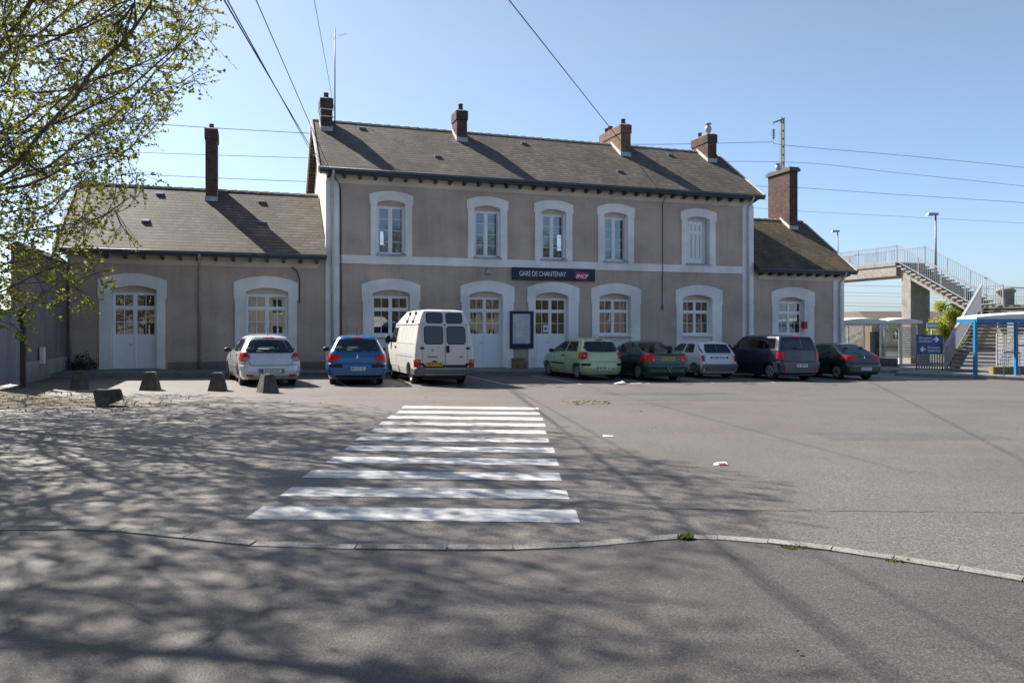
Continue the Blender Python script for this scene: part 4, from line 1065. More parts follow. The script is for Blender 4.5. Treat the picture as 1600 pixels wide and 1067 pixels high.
# ------------------------------------------------------------------ cars
class Body:
    def __init__(s, L, H, zr, rear, front, half, crx=.18, cry=.22, fx=.35, fy=.45, z0=.2, kr=1.0):
        s.L, s.H, s.zr = L, H, zr; s.rear, s.front, s.half = rear, front, half; s.crx, s.cry, s.fx, s.fy = crx, cry, fx, fy; s.z0 = z0
    def row(s, z):
        if z <= s.zr: return lerp(s.rear, z), lerp(s.front, z), lerp(s.half, z), 1
        t = (z-s.zr)/(s.H-s.zr); k = math.sqrt(max(0, 1-t*t)); k = max(k, .03)
        yr, yf, w = lerp(s.rear, s.zr), lerp(s.front, s.zr), lerp(s.half, s.zr); yc = yr*.5+yf*.5
        return yc+(yr-yc)*k, yc+(yf-yc)*k, w*k, k
    def corner(s, z):
        yr, yf, w, k = s.row(z); L_ = yf-yr
        return min(s.crx*k, w*.9), min(s.cry*k, L_*.45), min(s.fx*k, w*.9), min(s.fy*k, L_*.45)
    def ring(s, z):
        yr, yf, w, k = s.row(z); rx, ry, fx, fy = s.corner(z); P = []
        e = 2/2.4
        for i in range(5): P.append(((w-rx)*i/5, yr))
        for i in range(7): t = math.pi/2*i/7; P.append((w-rx+rx*math.sin(t)**e, yr+ry-ry*math.cos(t)**e))
        for i in range(14): P.append((w, yr+ry+(yf-fy-yr-ry)*i/14))
        for i in range(7): t = math.pi/2*i/7; P.append((w-fx+fx*math.cos(t)**e, yf-fy+fy*math.sin(t)**e))
        for i in range(5): P.append(((w-fx)*(1-i/5), yf))
        P.append((0, yf))
        return P + [(-x, y) for x, y in reversed(P[1:-1])]
    def mesh(s):
        zs = sorted({round(z, 4) for z in [s.z0]+[z for tab in (s.rear, s.front, s.half) for z, _ in tab if s.z0 <= z <= s.zr]} | {round(s.z0+(s.zr-s.z0)*i/26, 4) for i in range(27)})
        zs += [s.zr+(s.H-s.zr)*t for t in (.12, .25, .4, .55, .7, .82, .91, .96, .985, .998)]
        vs = []; fs = []
        for z in zs: vs += [(x, y, z) for x, y in s.ring(z)]
        n = len(s.ring(zs[0]))
        for i in range(len(zs)-1):
            for k in range(n): fs.append((i*n+k, i*n+(k+1) % n, (i+1)*n+(k+1) % n, (i+1)*n+k))
        m = MB(); m.add(vs, fs, True); m.f.append(list(reversed(range(n)))); m.sm.append(False)
        b = (len(zs)-1)*n; m.f.append([b+k for k in range(n)]); m.sm.append(False)
        return m
    def ry(s, x, z):
        yr, yf, w, k = s.row(z); rx, ry, _, _ = s.corner(z); a = abs(x)-(w-rx)
        if a <= 0: return yr
        a = min(a/rx, .995); return yr+ry-ry*(1-a**2.4)**(1/2.4)
    def fy_(s, x, z):
        yr, yf, w, k = s.row(z); _, _, fx, fy = s.corner(z); a = abs(x)-(w-fx)
        if a <= 0: return yf
        a = min(a/fx, .995); return yf-fy+fy*(1-a**2.4)**(1/2.4)
    def sx(s, y, z):
        yr, yf, w, k = s.row(z); rx, ry, fx, fy = s.corner(z)
        if y < yr+ry: a = min((yr+ry-y)/ry, .995); return w-rx+rx*(1-a**2.4)**(1/2.4)
        if y > yf-fy: a = min((y-yf+fy)/fy, .995); return w-fx+fx*(1-a**2.4)**(1/2.4)
        return w
    def patch(s, kind, a0, a1, lo, hi, off=.006, n=12, k=6, side=1, m=None):
        """surface patch: kind rear/front over x, side over y; lo, hi: z (number or function)"""
        m = m or MB(); P = []; lo = lo if callable(lo) else (lambda q, c=lo: c); hi = hi if callable(hi) else (lambda q, c=hi: c)
        for i in range(n+1):
            q = a0+(a1-a0)*i/n
            for j in range(k+1):
                z = lo(q)+(hi(q)-lo(q))*j/k
                if kind == 'side':
                    x = s.sx(q, z); dz = .02; sl = (s.sx(q, z+dz)-s.sx(q, z-dz))/(2*dz); nv = Vector((1, 0, -sl)).normalized()*off; p = Vector((x, q, z))+nv; p.x *= side
                else:
                    fn = s.ry if kind == 'rear' else s.fy_; sg = -1 if kind == 'rear' else 1
                    y = fn(q, z); dz = .02; dx = .015
                    gz_ = (fn(q, z+dz)-fn(q, z-dz))/(2*dz); gx_ = (fn(q+dx, z)-fn(q-dx, z))/(2*dx)
                    gx_ = max(-3, min(3, gx_)); gz_ = max(-4, min(4, gz_))
                    nv = Vector((-gx_, 1, -gz_)).normalized()*off*sg; p = Vector((q, y, z))+nv
                P.append(p)
        flip = (kind == 'side' and side < 0) or kind == 'front'
        F = []
        for i in range(n):
            for j in range(k):
                f = (i*(k+1)+j, (i+1)*(k+1)+j, (i+1)*(k+1)+j+1, i*(k+1)+j+1)
                F.append(tuple(reversed(f)) if flip else f)
        m.add(P, F, True); return m
GL = {}
def reg(T, kind, side, o, n, k):
    GL.setdefault(T.name, []).append((kind, side, [v.co.copy() for v in o.data.vertices], n, k)); o.data.materials[0] = M['carpane']; return o
def hollow(T, B_, zb, paint, seats=True):
    """cut the cabin and its window openings out of the body, then add seats"""
    body = next(c for c in kids(T) if c.name.split('.')[0] == 'body')
    inner = Body(B_.L, B_.H-.045, B_.zr-.04, [(z, y+.07) for z, y in B_.rear], [(z, y-.07) for z, y in B_.front], [(z, w-.06) for z, w in B_.half], B_.crx, B_.cry, B_.fx, B_.fy, z0=zb-.22)
    cuts = [inner.mesh().build('cut', M['cabin'], T)]
    for (kind, side, P, n, k) in GL.get(T.name, []):
        d = Vector((side, 0, 0)) if kind == 'side' else Vector((0, -1 if kind == 'rear' else 1, 0))
        V0 = [p+d*.06 for p in P]; V1 = [p-d*.16 for p in P]; N_ = len(P); F = []
        id_ = lambda i, j: i*(k+1)+j
        for i in range(n):
            for j in range(k):
                q = (id_(i, j), id_(i+1, j), id_(i+1, j+1), id_(i, j+1)); F.append(q); F.append(tuple(N_+x for x in reversed(q)))
        rim = [id_(i, 0) for i in range(n+1)] + [id_(n, j) for j in range(1, k+1)] + [id_(i, k) for i in range(n-1, -1, -1)] + [id_(0, j) for j in range(k-1, 0, -1)]
        for a, b_ in zip(rim, rim[1:]+rim[:1]): F.append((a, N_+a, N_+b_, b_))
        m = MB(); m.add(V0+V1, F); cuts.append(m.build('cut', M['cabin'], T))
    for c in cuts:
        bm = bmesh.new(); bm.from_mesh(c.data); bmesh.ops.remove_doubles(bm, verts=bm.verts[:], dist=1e-5); bmesh.ops.recalc_face_normals(bm, faces=bm.faces[:]); bm.to_mesh(c.data); bm.free()
        md = body.modifiers.new('b', 'BOOLEAN'); md.object = c; md.operation = 'DIFFERENCE'; md.solver = 'EXACT'; md.material_mode = 'TRANSFER'
    bpy.context.view_layer.update()
    dg = bpy.context.evaluated_depsgraph_get(); me = bpy.data.meshes.new_from_object(body.evaluated_get(dg))
    body.modifiers.clear(); old = body.data; body.data = me; me.name = 'body'; bpy.data.meshes.remove(old)
    for c in cuts: bpy.data.objects.remove(c)
    me.polygons.foreach_set('use_smooth', [True]*len(me.polygons)); me.set_sharp_from_angle(angle=R(38))
    yr = lerp(B_.rear, zb); yf = lerp(B_.front, zb+.05); w = lerp(B_.half, zb)
    for (y, xs_, wd_) in ((yr+.62, (-.36, .36), .26), (yf-1.25 if yf-yr > 2.4 else yf-1.0, (-.36, .36), .24)):
        for x in xs_:
            m = MB(); m.hexa([(x-wd_, y-.05, zb-.5), (x+wd_, y-.05, zb-.5), (x+wd_, y+.08, zb-.5), (x-wd_, y+.08, zb-.5)], [(x-wd_*.8, y-.16, zb+.08), (x+wd_*.8, y-.16, zb+.08), (x+wd_*.8, y-.06, zb+.08), (x-wd_*.8, y-.06, zb+.08)])
            m.ball((x, y-.15, zb+.2), (.125, .05, .1), 10, 6); m.tube([(x, y-.13, zb+.05), (x, y-.14, zb+.16)], .02, 6)
            m.build('seat', M['seat'], T)
def rr(a0, a1, z0, z1, r, p=2.2):                          # rounded-rectangle bounds for a patch
    def e(q):
        d = min(q-a0, a1-q)
        if d >= r: return 0
        t = 1-max(d, 0)/r; return r*(1-(1-t**p)**(1/p))
    return (lambda q: z0+min(e(q), (z1-z0)*.49)), (lambda q: z1-min(e(q), (z1-z0)*.49))
def trap(b0, b1, t0, t1, z0, z1):
    """patch bounds of a trapezoid with bottom b0..b1 and top t0..t1 (over the wider span)"""
    def lo(q):
        if q < b0 and b0 > t0: return z0+(z1-z0)*(b0-q)/(b0-t0)
        if q > b1 and t1 > b1: return z0+(z1-z0)*(q-b1)/(t1-b1)
        return z0
    def hi(q):
        if q < t0 and t0 > b0: return z0+(z1-z0)*(q-b0)/(t0-b0)
        if q > t1 and b1 > t1: return z0+(z1-z0)*(b1-q)/(b1-t1)
        return z1
    return min(b0, t0), max(b1, t1), lo, hi
def wheel(par, r, wd, rimmat, spokes):
    m = MB(); p = [(r*.62, -wd/2), (r*.9, -wd/2), (r*.975, -wd/2+.02), (r, -wd/2+.045), (r, wd/2-.045), (r*.975, wd/2-.02), (r*.9, wd/2), (r*.62, wd/2)]
    m.lathe([(a, h) for a, h in p], 28, axis='x'); o = m.build('wheel', M['rubber'], par)
    m = MB(); m.lathe([(.02, -wd/2+.05), (r*.3, -wd/2+.045), (r*.5, -wd/2+.06), (r*.62, -wd/2+.02), (r*.66, -wd/2-.003), (r*.63, -wd/2-.008)], 28, axis='x')
    m.build('rim_dish', M['greyplast'] if spokes else rimmat, o) if spokes else m.build('rim', rimmat, o)
    if spokes:
        m = MB()
        for k in range(spokes):
            a = 2*math.pi*k/spokes; c, s_ = math.cos(a), math.sin(a); q = .13*r
            P = [(-wd/2+.02, c*rr_-s_*w_, s_*rr_+c*w_) for rr_, w_ in ((r*.05, q), (r*.05, -q), (r*.63, -q*.8), (r*.63, q*.8))]
            m.add(P + [(x-.02, y_, z_) for x, y_, z_ in P], [(7, 6, 5, 4), (0, 1, 5, 4), (1, 2, 6, 5), (2, 3, 7, 6), (3, 0, 4, 7)])
        m.lathe([(r*.56, -wd/2-.004), (r*.66, -wd/2-.006), (r*.66, -wd/2+.02), (r*.56, -wd/2+.02)], 28, axis='x'); m.build('rim', rimmat, o)
    return o
def car(name, label, cat, B_, paint, rl, ang, axles, tr, wr, rim, spokes, wd=.18):
    """rl: ground point of the rear-left wheel; ang: heading left of +Y in degrees"""
    a = R(ang); off = Vector((-tr, axles[0])); ca, sa = math.cos(a), math.sin(a)
    lx = rl[0]-(off.x*ca-off.y*sa); ly = rl[1]-(off.x*sa+off.y*ca)
    T = empty(name, (lx, ly, gz(lx)), a, label, cat)
    T.rotation_euler = (0, math.atan(-SL)*1.0*math.cos(a), a)
    if cat != 'van': T['hollow'] = 1
    body = B_.mesh().build('body', paint, T)
    cut = MB()
    for y in axles:
        for sx in (-1, 1):
            P = []; n = 24; rc = wr*1.16
            x0, x1 = sx*(tr-wd-.06), sx*(tr+.3)
            prof = [(y+rc*math.cos(math.pi*2*k/n), wr+rc*math.sin(math.pi*2*k/n)) for k in range(n)]
            vs = [(x0, p, q) for p, q in prof] + [(x1, p, q) for p, q in prof]
            F = [(i, (i+1) % n, n+(i+1) % n, n+i) for i in range(n)] + [tuple(reversed(range(n))), tuple(range(n, 2*n))]
            if sx > 0: F = [tuple(reversed(f)) for f in F]
            F = [tuple(reversed(f)) for f in F]
            cut.add(vs, F)
    co = cut.build('cut', paint); bmn = bmesh.new(); bmn.from_mesh(co.data); bmesh.ops.recalc_face_normals(bmn, faces=bmn.faces[:]); bmn.to_mesh(co.data); bmn.free()
    bmn = bmesh.new(); bmn.from_mesh(body.data); bmesh.ops.recalc_face_normals(bmn, faces=bmn.faces[:]); bmn.to_mesh(body.data); bmn.free()
    md = body.modifiers.new('b', 'BOOLEAN'); md.object = co; md.operation = 'DIFFERENCE'; md.solver = 'EXACT'
    T.matrix_world; bpy.context.view_layer.update()
    # evaluate in the car's own frame: the cutter shares the body's parent for the moment
    co.parent = T; bpy.context.view_layer.update()
    dg = bpy.context.evaluated_depsgraph_get(); me = bpy.data.meshes.new_from_object(body.evaluated_get(dg))
    body.modifiers.clear(); old = body.data; body.data = me; me.name = 'body'; bpy.data.meshes.remove(old); bpy.data.objects.remove(co)
    me.polygons.foreach_set('use_smooth', [True]*len(me.polygons)); me.set_sharp_from_angle(angle=R(38))
    w0 = wheel(T, wr, wd, rim, spokes)
    for i, (y, sx) in enumerate([(y, sx) for y in axles for sx in (-1, 1)]):
        o = w0 if i == 0 else copy_tree(w0, T)
        o.location = (sx*(tr-wd/2), y, wr); o.rotation_euler = (0, 0, 0 if sx < 0 else math.pi)
    u_ = MB(); u_.box(-tr+.25, tr-.25, .25, B_.L-.35, .16, B_.z0+.02); u_.build('underbody', M['darkfab'], T)
    return T
def nplate(T, B_, x0, x1, z0, z1, txt, yellow=False, off=.012, euro=True):
    m = MB(); zc = (z0+z1)/2; y = min(B_.ry(x, zc) for x in (x0, (x0+x1)/2, x1))-off
    m.box(x0, x1, y-.008, y+off, z0, z1); o = m.build('number_plate', M['plate_y'] if yellow else M['plate_w'], T)
    text_on('plate_number', txt, (z1-z0)*.82, M['ink'], o, ((x0+x1)/2+(.015 if euro else 0), y-.0095, zc), align='CENTER', width=(x1-x0)*(.78 if euro else .9), bold=.002)
    if euro:
        m = MB(); m.box(x0, x0+.045, y-.0105, y-.0085, z0, z1); m.build('plate_band', M['plate_b'], o)
def mirror(T, y, z, x, mat, sx, size=(.11, .07, .07)):
    m = MB(); m.ball((sx*(x+.12), y, z), size, 12, 8); m.tube([(sx*(x-.05), y+.03, z-.04), (sx*(x+.1), y, z-.03)], .025, 6); m.build('wing_mirror', mat, T)
def both(fn):
    for s in (-1, 1): fn(s)
def lamp_patch(T, B_, sx, x0, x1, lo, hi, mat, off=.012, sidey=None, sl=None, sh=None, name='tail_light'):
    m = MB(); a, b = sorted((sx*x0, sx*x1))
    L = (lambda q: lo(abs(q))) if callable(lo) else lo; Hh = (lambda q: hi(abs(q))) if callable(hi) else hi
    B_.patch('rear', a, b, L, Hh, off, 10, 6, 1, m)
    if sidey: B_.patch('side', sidey[0], sidey[1], sl, sh, off, 6, 5, sx, m)
    return m.build(name, mat, T)
def side_door(T, B_, y0, y1, z0, z1, sx, paint, hy=None, hz=None, hm=None):
    lo, hi = rr(y0, y1, z0, z1, .06); m = B_.patch('side', y0, y1, lo, hi, .0045, 12, 8, sx); d = m.build('door', paint, T)
    lo, hi = rr(y0-.009, y1+.009, z0-.009, z1+.009, .06); B_.patch('side', y0-.009, y1+.009, lo, hi, .002, 12, 8, sx).build('door_seal', M['darkfab'], d)
    if hy:
        m = MB(); x = B_.sx(hy, hz); m.box(sx*(x+.002), sx*(x+.03), hy-.09, hy+.09, hz-.018, hz+.018); m.build('handle', hm or paint, d)
    return d
def swin(T, B_, sx, b0, b1, t0, t1, z0, z1, name='side_window', mat=None, off=.007):
    a, b, lo, hi = trap(b0, b1, t0, t1, z0, z1); o = B_.patch('side', a, b, lo, hi, off, 16, 6, sx).build(name, mat or M['carglass'], T); root = T
    while root.parent: root = root.parent
    return reg(root, 'side', sx, o, 16, 6) if root.get('hollow') else o
def rwin(T, B_, b, tpx, z0, z1, r=.08, off=.008, dip=0, border=True):
    """rear window, half widths b (bottom) and tpx (top)"""
    def lo(q):
        e = 0
        if abs(q) > tpx and b > tpx: pass
        d = b-abs(q); e = r*(1-math.sqrt(max(0, 1-(1-min(d, r)/r)**2)))
        return z0+e-dip*(1-(q/b)**2)
    def hi(q):
        q = abs(q)
        if q <= tpx: d = 0
        else: d = (z1-z0-.02)*((q-tpx)/max(b-tpx, 1e-6))**1.15
        return max(lo(q)+.01, z1-d-.02*(q/b)**2)
    o = B_.patch('rear', -b, b, lo, hi, off, 28, 8).build('rear_window', M['carglass'], T)
    if T.get('hollow'): reg(T, 'rear', 1, o, 28, 8)
    elif border:
        lo2 = lambda q: lo(max(-b, min(b, q)))-.012; hi2 = lambda q: hi(max(-b, min(b, q)))+.014
        B_.patch('rear', -b-.014, b+.014, lo2, hi2, off*.55, 28, 6).build('window_seal', M['darkfab'], o)
    return o
def wiper(T, B_, x0, x1, z0, z1):
    m = MB(); m.tube([(x0, B_.ry(x0, z0)-.03, z0), (x1, B_.ry(x1, z1)-.025, z1)], .011, 5); m.tube([(x0, B_.ry(x0, z0)-.035, z0), (x0, B_.ry(x0, z0)+.01, z0)], .018, 6); m.build('rear_wiper', M['darkfab'], T)
def aerial(T, y, z, l=.22, lean=.12):
    m = MB(); m.tube([(0, y, z-.03), (0, y-lean, z+l)], .006, 5); m.ball((0, y, z), (.02, .03, .012), 8, 5); m.build('aerial', M['darkfab'], T)
def front_end(T, B_, zw0, zw1, zl0, zl1, wx, gz0=.35, gz1=.55, wt=None):
    wt = wt or wx*.86
    def hi(q): q = abs(q); return zw1 if q < wt else zw1-(zw1-zw0-.02)*(q-wt)/(wx-wt)
    o = B_.patch('front', -wx, wx, zw0, hi, .008, 20, 6).build('windscreen', M['carglass'], T)
    if T.get('hollow'): reg(T, 'front', 1, o, 20, 6); hollow(T, B_, zw0-.03, None)
    hw = lerp(B_.half, zl0)
    both(lambda s: B_.patch('front', *sorted((s*(hw*.45), s*(hw*.9))), zl0, zl1, .008, 8, 4).build('headlight', M['clearlamp'], T))
    B_.patch('front', -hw*.4, hw*.4, gz0, gz1, .01, 8, 3).build('grille', M['darkfab'], T)
    y = B_.fy_(0, .42)+.014
    m = MB(); m.box(-.26, .26, y-.01, y+.006, .4, .5); m.build('number_plate', M['plate_w'], T)
def tailgate(T, B_, paint, half, z0, z1, r=.1, taper=0):
    lo, hi = rr(-half, half, z0, z1, r); o = B_.patch('rear', -half, half, lo, hi, .004, 24, 14).build('tailgate', paint, T)
    lo, hi = rr(-half-.009, half+.009, z0-.009, z1+.009, r); B_.patch('rear', -half-.009, half+.009, lo, hi, .0018, 24, 14).build('tailgate_seal', M['darkfab'], o)
    return o
def emblem(T, B_, z, mat, diamond=True, h=.07):
    m = MB(); y = B_.ry(0, z)-.012; w = h*.42 if diamond else h*.5
    P = [(0, -h/2), (w, 0), (0, h/2), (-w, 0)] if diamond else [(-w*.5, -h/2), (w*.5, -h/2), (w*.25, 0), (w*.6, h*.35), (0, h/2), (-w*.4, h*.1)]
    m.hexa([(x, y-.01, z+q) for x, q in P], [(x, y+.012, z+q) for x, q in P]); m.build('emblem', mat, T)

# 1 silver five-door hatchback
p = m_car('silver paint', (.56, .57, .59), .35, .25)
b = Body(4.02, 1.49, 1.36, [(.2, .1), (.3, .02), (.45, 0), (.58, .02), (.62, .07), (.8, .12), (.95, .17), (1.0, .2), (1.3, .47), (1.36, .56)],
         [(.2, 3.9), (.35, 4.0), (.55, 4.0), (.68, 3.93), (.78, 3.75), (.88, 3.4), (.97, 3.02), (1.0, 2.95), (1.36, 2.25)],
         [(.2, .76), (.3, .82), (.5, .855), (.72, .86), (.92, .825), (.99, .79), (1.3, .625), (1.36, .59)], .3, .3)
T = car('hatchback_car', 'silver five-door hatchback parked nose to the wall, leftmost of the cars', 'car', b, p, (-7.92, 22.6), 26, (.72, 3.3), .79, .305, M['alloy'], 8)
tg = tailgate(T, b, p, .60, .60, .955)
rwin(T, b, .70, .52, .955, 1.335, .12, dip=.025)
both(lambda s: lamp_patch(T, b, s, .56, .82, lambda q: .72+.1*max(0, (.66-q)/.1), lambda q: .96-.16*max(0, (.64-q)/.08), M['redlamp'], sidey=(.22, .36), sl=.75, sh=.93))
both(lambda s: lamp_patch(T, b, s, .60, .76, .73, .83, M['clearlamp'], .016, name='reversing_light'))
both(lambda s: lamp_patch(T, b, s, .5, .68, .29, .35, M['redlamp'], .012, name='fog_light'))
b.patch('rear', -.36, .36, .375, .51, .004, 12, 4).build('plate_recess', M['steel'], T)
nplate(T, b, -.27, .27, .39, .49, 'AA-231-PG'); emblem(T, b, .80, M['chrome'])
b.patch('rear', -.16, .16, 1.36, 1.392, .012, 8, 3).build('brake_light', M['redlamp'], T)
for s in (-1, 1):
    d1 = side_door(T, b, 1.95, 2.95, .32, .95, s, p, 2.1, .86); d2 = side_door(T, b, 1.02, 1.93, .32, .96, s, p, 1.12, .9)
    swin(d1, b, s, 1.98, 2.92, 1.93, 2.3, .985, 1.33); swin(d2, b, s, 1.05, 1.92, 1.1, 1.87, .985, 1.34); swin(T, b, s, .62, 1.0, .85, 1.04, 1.0, 1.31)
    b.patch('side', 1.05, 2.9, .53, .57, .014, 10, 2, s).build('rubbing_strip', p, T)
    mirror(T, 2.72, 1.0, .80, M['darkfab'], s)
front_end(T, b, 1.0, 1.33, .66, .78, .74); wiper(T, b, .05, -.4, .98, 1.0); aerial(T, .85, 1.475)
# 2 blue five-door hatchback
p = m_car('bright blue paint', (.012, .115, .29), .2, .25)
b = Body(4.2, 1.51, 1.39, [(.2, .08), (.3, .02), (.5, 0), (.62, .02), (.66, .07), (.85, .1), (1.02, .18), (1.36, .46), (1.39, .5)],
         [(.2, 4.1), (.35, 4.18), (.55, 4.2), (.7, 4.08), (.82, 3.8), (.95, 3.3), (1.02, 3.1), (1.39, 2.2)],
         [(.2, .8), (.3, .84), (.5, .87), (.75, .865), (.95, .83), (1.03, .79), (1.36, .62), (1.39, .59)], .26, .26)
T = car('hatchback_car', 'bright blue five-door hatchback between the silver car and the white van', 'car', b, p, (-5.53, 23.6), 13, (.8, 3.4), .79, .315, M['steelrim'], 7)
tailgate(T, b, p, .62, .53, .99)
rwin(T, b, .68, .54, 1.02, 1.37, .06)
both(lambda s: lamp_patch(T, b, s, .50, .83, lambda q: .71+.09*max(0, (.6-q)/.14), lambda q: .93-.1*max(0, (.62-q)/.16), M['redlamp'], sidey=(.2, .5), sl=lambda q: .74, sh=lambda q: .93-.2*(q-.2)))
both(lambda s: lamp_patch(T, b, s, .42, .80, .54, .625, M['darkfab'], .018, sidey=(.22, .5), sl=.54, sh=.62, name='bumper_strip'))
nplate(T, b, -.24, .24, .45, .56, 'BX 317 JK', off=.016); emblem(T, b, .86, M['chrome'], False, .11)
b.patch('rear', -.14, .14, 1.4, 1.43, .012, 8, 3).build('brake_light', M['redlamp'], T)
b.patch('rear', -.7, .7, .24, .31, .006, 12, 2).build('lower_valance', M['darkfab'], T)
for s in (-1, 1):
    d1 = side_door(T, b, 2.0, 3.0, .34, .99, s, p, 2.12, .88); d2 = side_door(T, b, 1.08, 1.98, .34, .99, s, p, 1.2, .88)
    swin(d1, b, s, 2.03, 3.0, 1.98, 2.3, 1.02, 1.36); swin(d2, b, s, 1.1, 1.97, 1.1, 1.92, 1.02, 1.37); swin(T, b, s, .72, 1.04, .85, 1.04, 1.03, 1.34)
    b.patch('side', 1.1, 2.95, .5, .56, .014, 10, 2, s).build('rubbing_strip', p, T); mirror(T, 2.8, 1.02, .8, M['darkfab'], s)
front_end(T, b, 1.03, 1.36, .64, .78, .75); wiper(T, b, .1, -.3, 1.03, 1.06); aerial(T, .9, 1.5)
# 3 white high-roof van
p = m_car('cream white paint', (.60, .585, .54), 0, .4)
b = Body(4.76, 2.34, 2.24, [(.3, .06), (.36, 0), (.52, 0), (.53, .06), (1.0, .06), (1.25, .09), (1.85, .2), (1.88, .21), (2.2, .29), (2.24, .31)],
         [(.3, 4.7), (.4, 4.76), (.6, 4.76), (.9, 4.7), (1.1, 4.6), (1.2, 4.2), (1.85, 3.6), (2.0, 3.35), (2.24, 2.7)],
         [(.3, .90), (.5, .93), (.95, .945), (1.25, .92), (1.80, .825), (1.85, .82), (1.88, .805), (2.24, .68)], .1, .12, .3, .35, z0=.3)
T = car('van', 'cream white high-roof panel van parked between the bright blue and pale green cars', 'van', b, p, (-3.15, 24.23), 20.5, (.95, 3.85), .85, .32, M['steelrim'], 0, .19)
for s in (-1, 1):
    a0, a1 = sorted((s*.012, s*.70)); am = (a0+a1)/2
    lo, hi = rr(a0, a1, .535, 1.845, .03); d = b.patch('rear', a0, a1, lo, hi, .005, 14, 14).build('rear_door', p, T)
    B2 = b.patch('rear', a0-.008, a1+.008, .526, 1.853, .0018, 12, 12); B2.build('door_seal', M['darkfab'], d)
    def tw(z): return lerp([(1.2, .67), (1.85, .60), (2.2, .53)], z)
    o0, o1 = sorted((s*.07, s*tw(1.3)*.97)); lo, hi = rr(o0, o1, 1.26, 1.78, .07); b.patch('rear', o0, o1, lo, hi, .012, 16, 8).build('window', M['carglass'], d)
    lo, hi = rr(o0-.02, o1+.02, 1.24, 1.8, .08); b.patch('rear', o0-.02, o1+.02, lo, hi, .008, 16, 8).build('window_seal', M['rubber'], d)
    o0, o1 = sorted((s*.06, s*.56)); lo, hi = rr(o0, o1, 1.90, 2.19, .05); w_ = b.patch('rear', o0, o1, lo, hi, .012, 14, 6).build('upper_window', M['carglass'], T)
    lo, hi = rr(o0-.018, o1+.018, 1.88, 2.21, .06); b.patch('rear', o0-.018, o1+.018, lo, hi, .008, 14, 6).build('window_seal', M['rubber'], w_)
    for z in (1.13, .64):
        m = MB(); m.box(s*.66, s*.78, b.ry(.7*s, z)-.035, b.ry(.7*s, z)+.02, z-.03, z+.03); m.build('hinge', M['darkfab'], d)
    lamp_patch(T, b, s, .76, .93, .53, .78, M['redlamp'], .014, sidey=(.14, .22), sl=.53, sh=.78)
    lamp_patch(T, b, s, .78, .92, .70, .76, M['orangelamp'], .018, name='indicator')
    # side: cab door, seams, gutter
    dd = side_door(T, b, 2.75, 3.75, .5, 1.80, s, p, 2.9, 1.12, M['darkfab']); swin(dd, b, s, 2.82, 3.95, 2.82, 3.5, 1.26, 1.76)
    for y0, y1, z0, z1 in ((.3, 2.7, .84, .852), (.3, 2.7, 1.245, 1.257), (1.2, 1.21, .5, 1.8), (1.55, 1.562, 1.26, 1.78), (2.1, 2.112, 1.26, 1.78), (.75, .762, 1.26, 1.78)):
        b.patch('side', y0, y1, z0, z1, .003, 8, 6, s).build('panel_seam', M['greyplast'], T)
    b.patch('side', .25, 3.6, 1.845, 1.88, .022, 14, 2, s).build('roof_gutter', M['greyplast'] if s > 0 else p, T)
    for y in (.95, 1.75):
        m = MB()
        for z in (1.93, 2.2):
            x = b.sx(y, z); m.box(s*(x-.01), s*(x+.05), y-.045, y+.045, z-.04, z+.05)
        m.tube([(s*(b.sx(y, 1.93)+.02), y, 1.93), (s*(b.sx(y, 2.2)+.02), y, 2.2)], .012, 5); m.build('roof_rack_foot', M['greyplast'], T)
    mirror(T, 3.75, 1.35, .9, M['darkfab'], s, (.1, .06, .15))
    lamp_patch(T, b, s, .62, .93, .33, .53, M['greyplast'], .03, sidey=(.12, .62), sl=.33, sh=.5, name='bumper_corner')
b.patch('rear', -.62, .62, .36, .50, .03, 10, 3).build('bumper', M['greyplast'], T)
m = MB(); m.box(.03, .12, b.ry(.05, 1.1)-.05, b.ry(.05, 1.1), 1.0, 1.2); m.build('rear_handle', M['darkfab'], T)
nplate(T, b, -.60, -.08, .58, .70, '3412 XT 44', True, .03, False)
m = MB(); m.box(-.39, -.29, .0, .06, .705, .75); m.build('plate_lamp', M['darkfab'], T)
text_on('lettering', 'PEUGEOT', .06, M['ink'], T, (-.56, b.ry(0, .86)-.008, .86), width=.34, bold=.002); text_on('lettering', 'J5 D', .06, M['ink'], T, (.46, b.ry(0, .86)-.008, .86), bold=.001)
m = MB(); m.ball((-.4, b.ry(0, 1.06)-.004, 1.06), (.05, .012, .055), 10, 6); m.build('emblem', M['zinc'], T)
front_end(T, b, 1.25, 1.83, .7, .92, .8, .55, .7)
# 4 pale green small hatchback
p = m_car('pale green paint', (.42, .53, .30), .1, .25)
b = Body(3.6, 1.48, 1.37, [(.2, .08), (.3, .02), (.45, 0), (.6, .02), (.66, .05), (.85, .08), (.98, .12), (1.33, .32), (1.37, .36)],
         [(.2, 3.5), (.35, 3.58), (.55, 3.6), (.7, 3.5), (.82, 3.3), (.93, 3.0), (1.0, 2.85), (1.37, 2.05)],
         [(.2, .74), (.3, .79), (.5, .82), (.75, .82), (.93, .79), (1.0, .765), (1.33, .63), (1.37, .6)], .3, .3)
T = car('hatchback_car', 'pale green small three-door hatchback right of the map case', 'car', b, p, (2.27, 27.32), 22, (.6, 2.97), .75, .285, M['steelrim'], 9, .17)
tailgate(T, b, p, .6, .66, .97)
rwin(T, b, .66, .56, 1.0, 1.345, .15, dip=.015)
both(lambda s: lamp_patch(T, b, s, .60, .80, lambda q: .73+.06*max(0, (.68-q)/.08), .98, M['redlamp'], sidey=(.22, .34), sl=.76, sh=.96))
both(lambda s: lamp_patch(T, b, s, .66, .72, .82, .88, M['clearlamp'], .016, name='reversing_light'))
both(lambda s: lamp_patch(T, b, s, .52, .79, .51, .59, M['darkfab'], .018, sidey=(.24, .4), sl=.51, sh=.59, name='bumper_strip'))
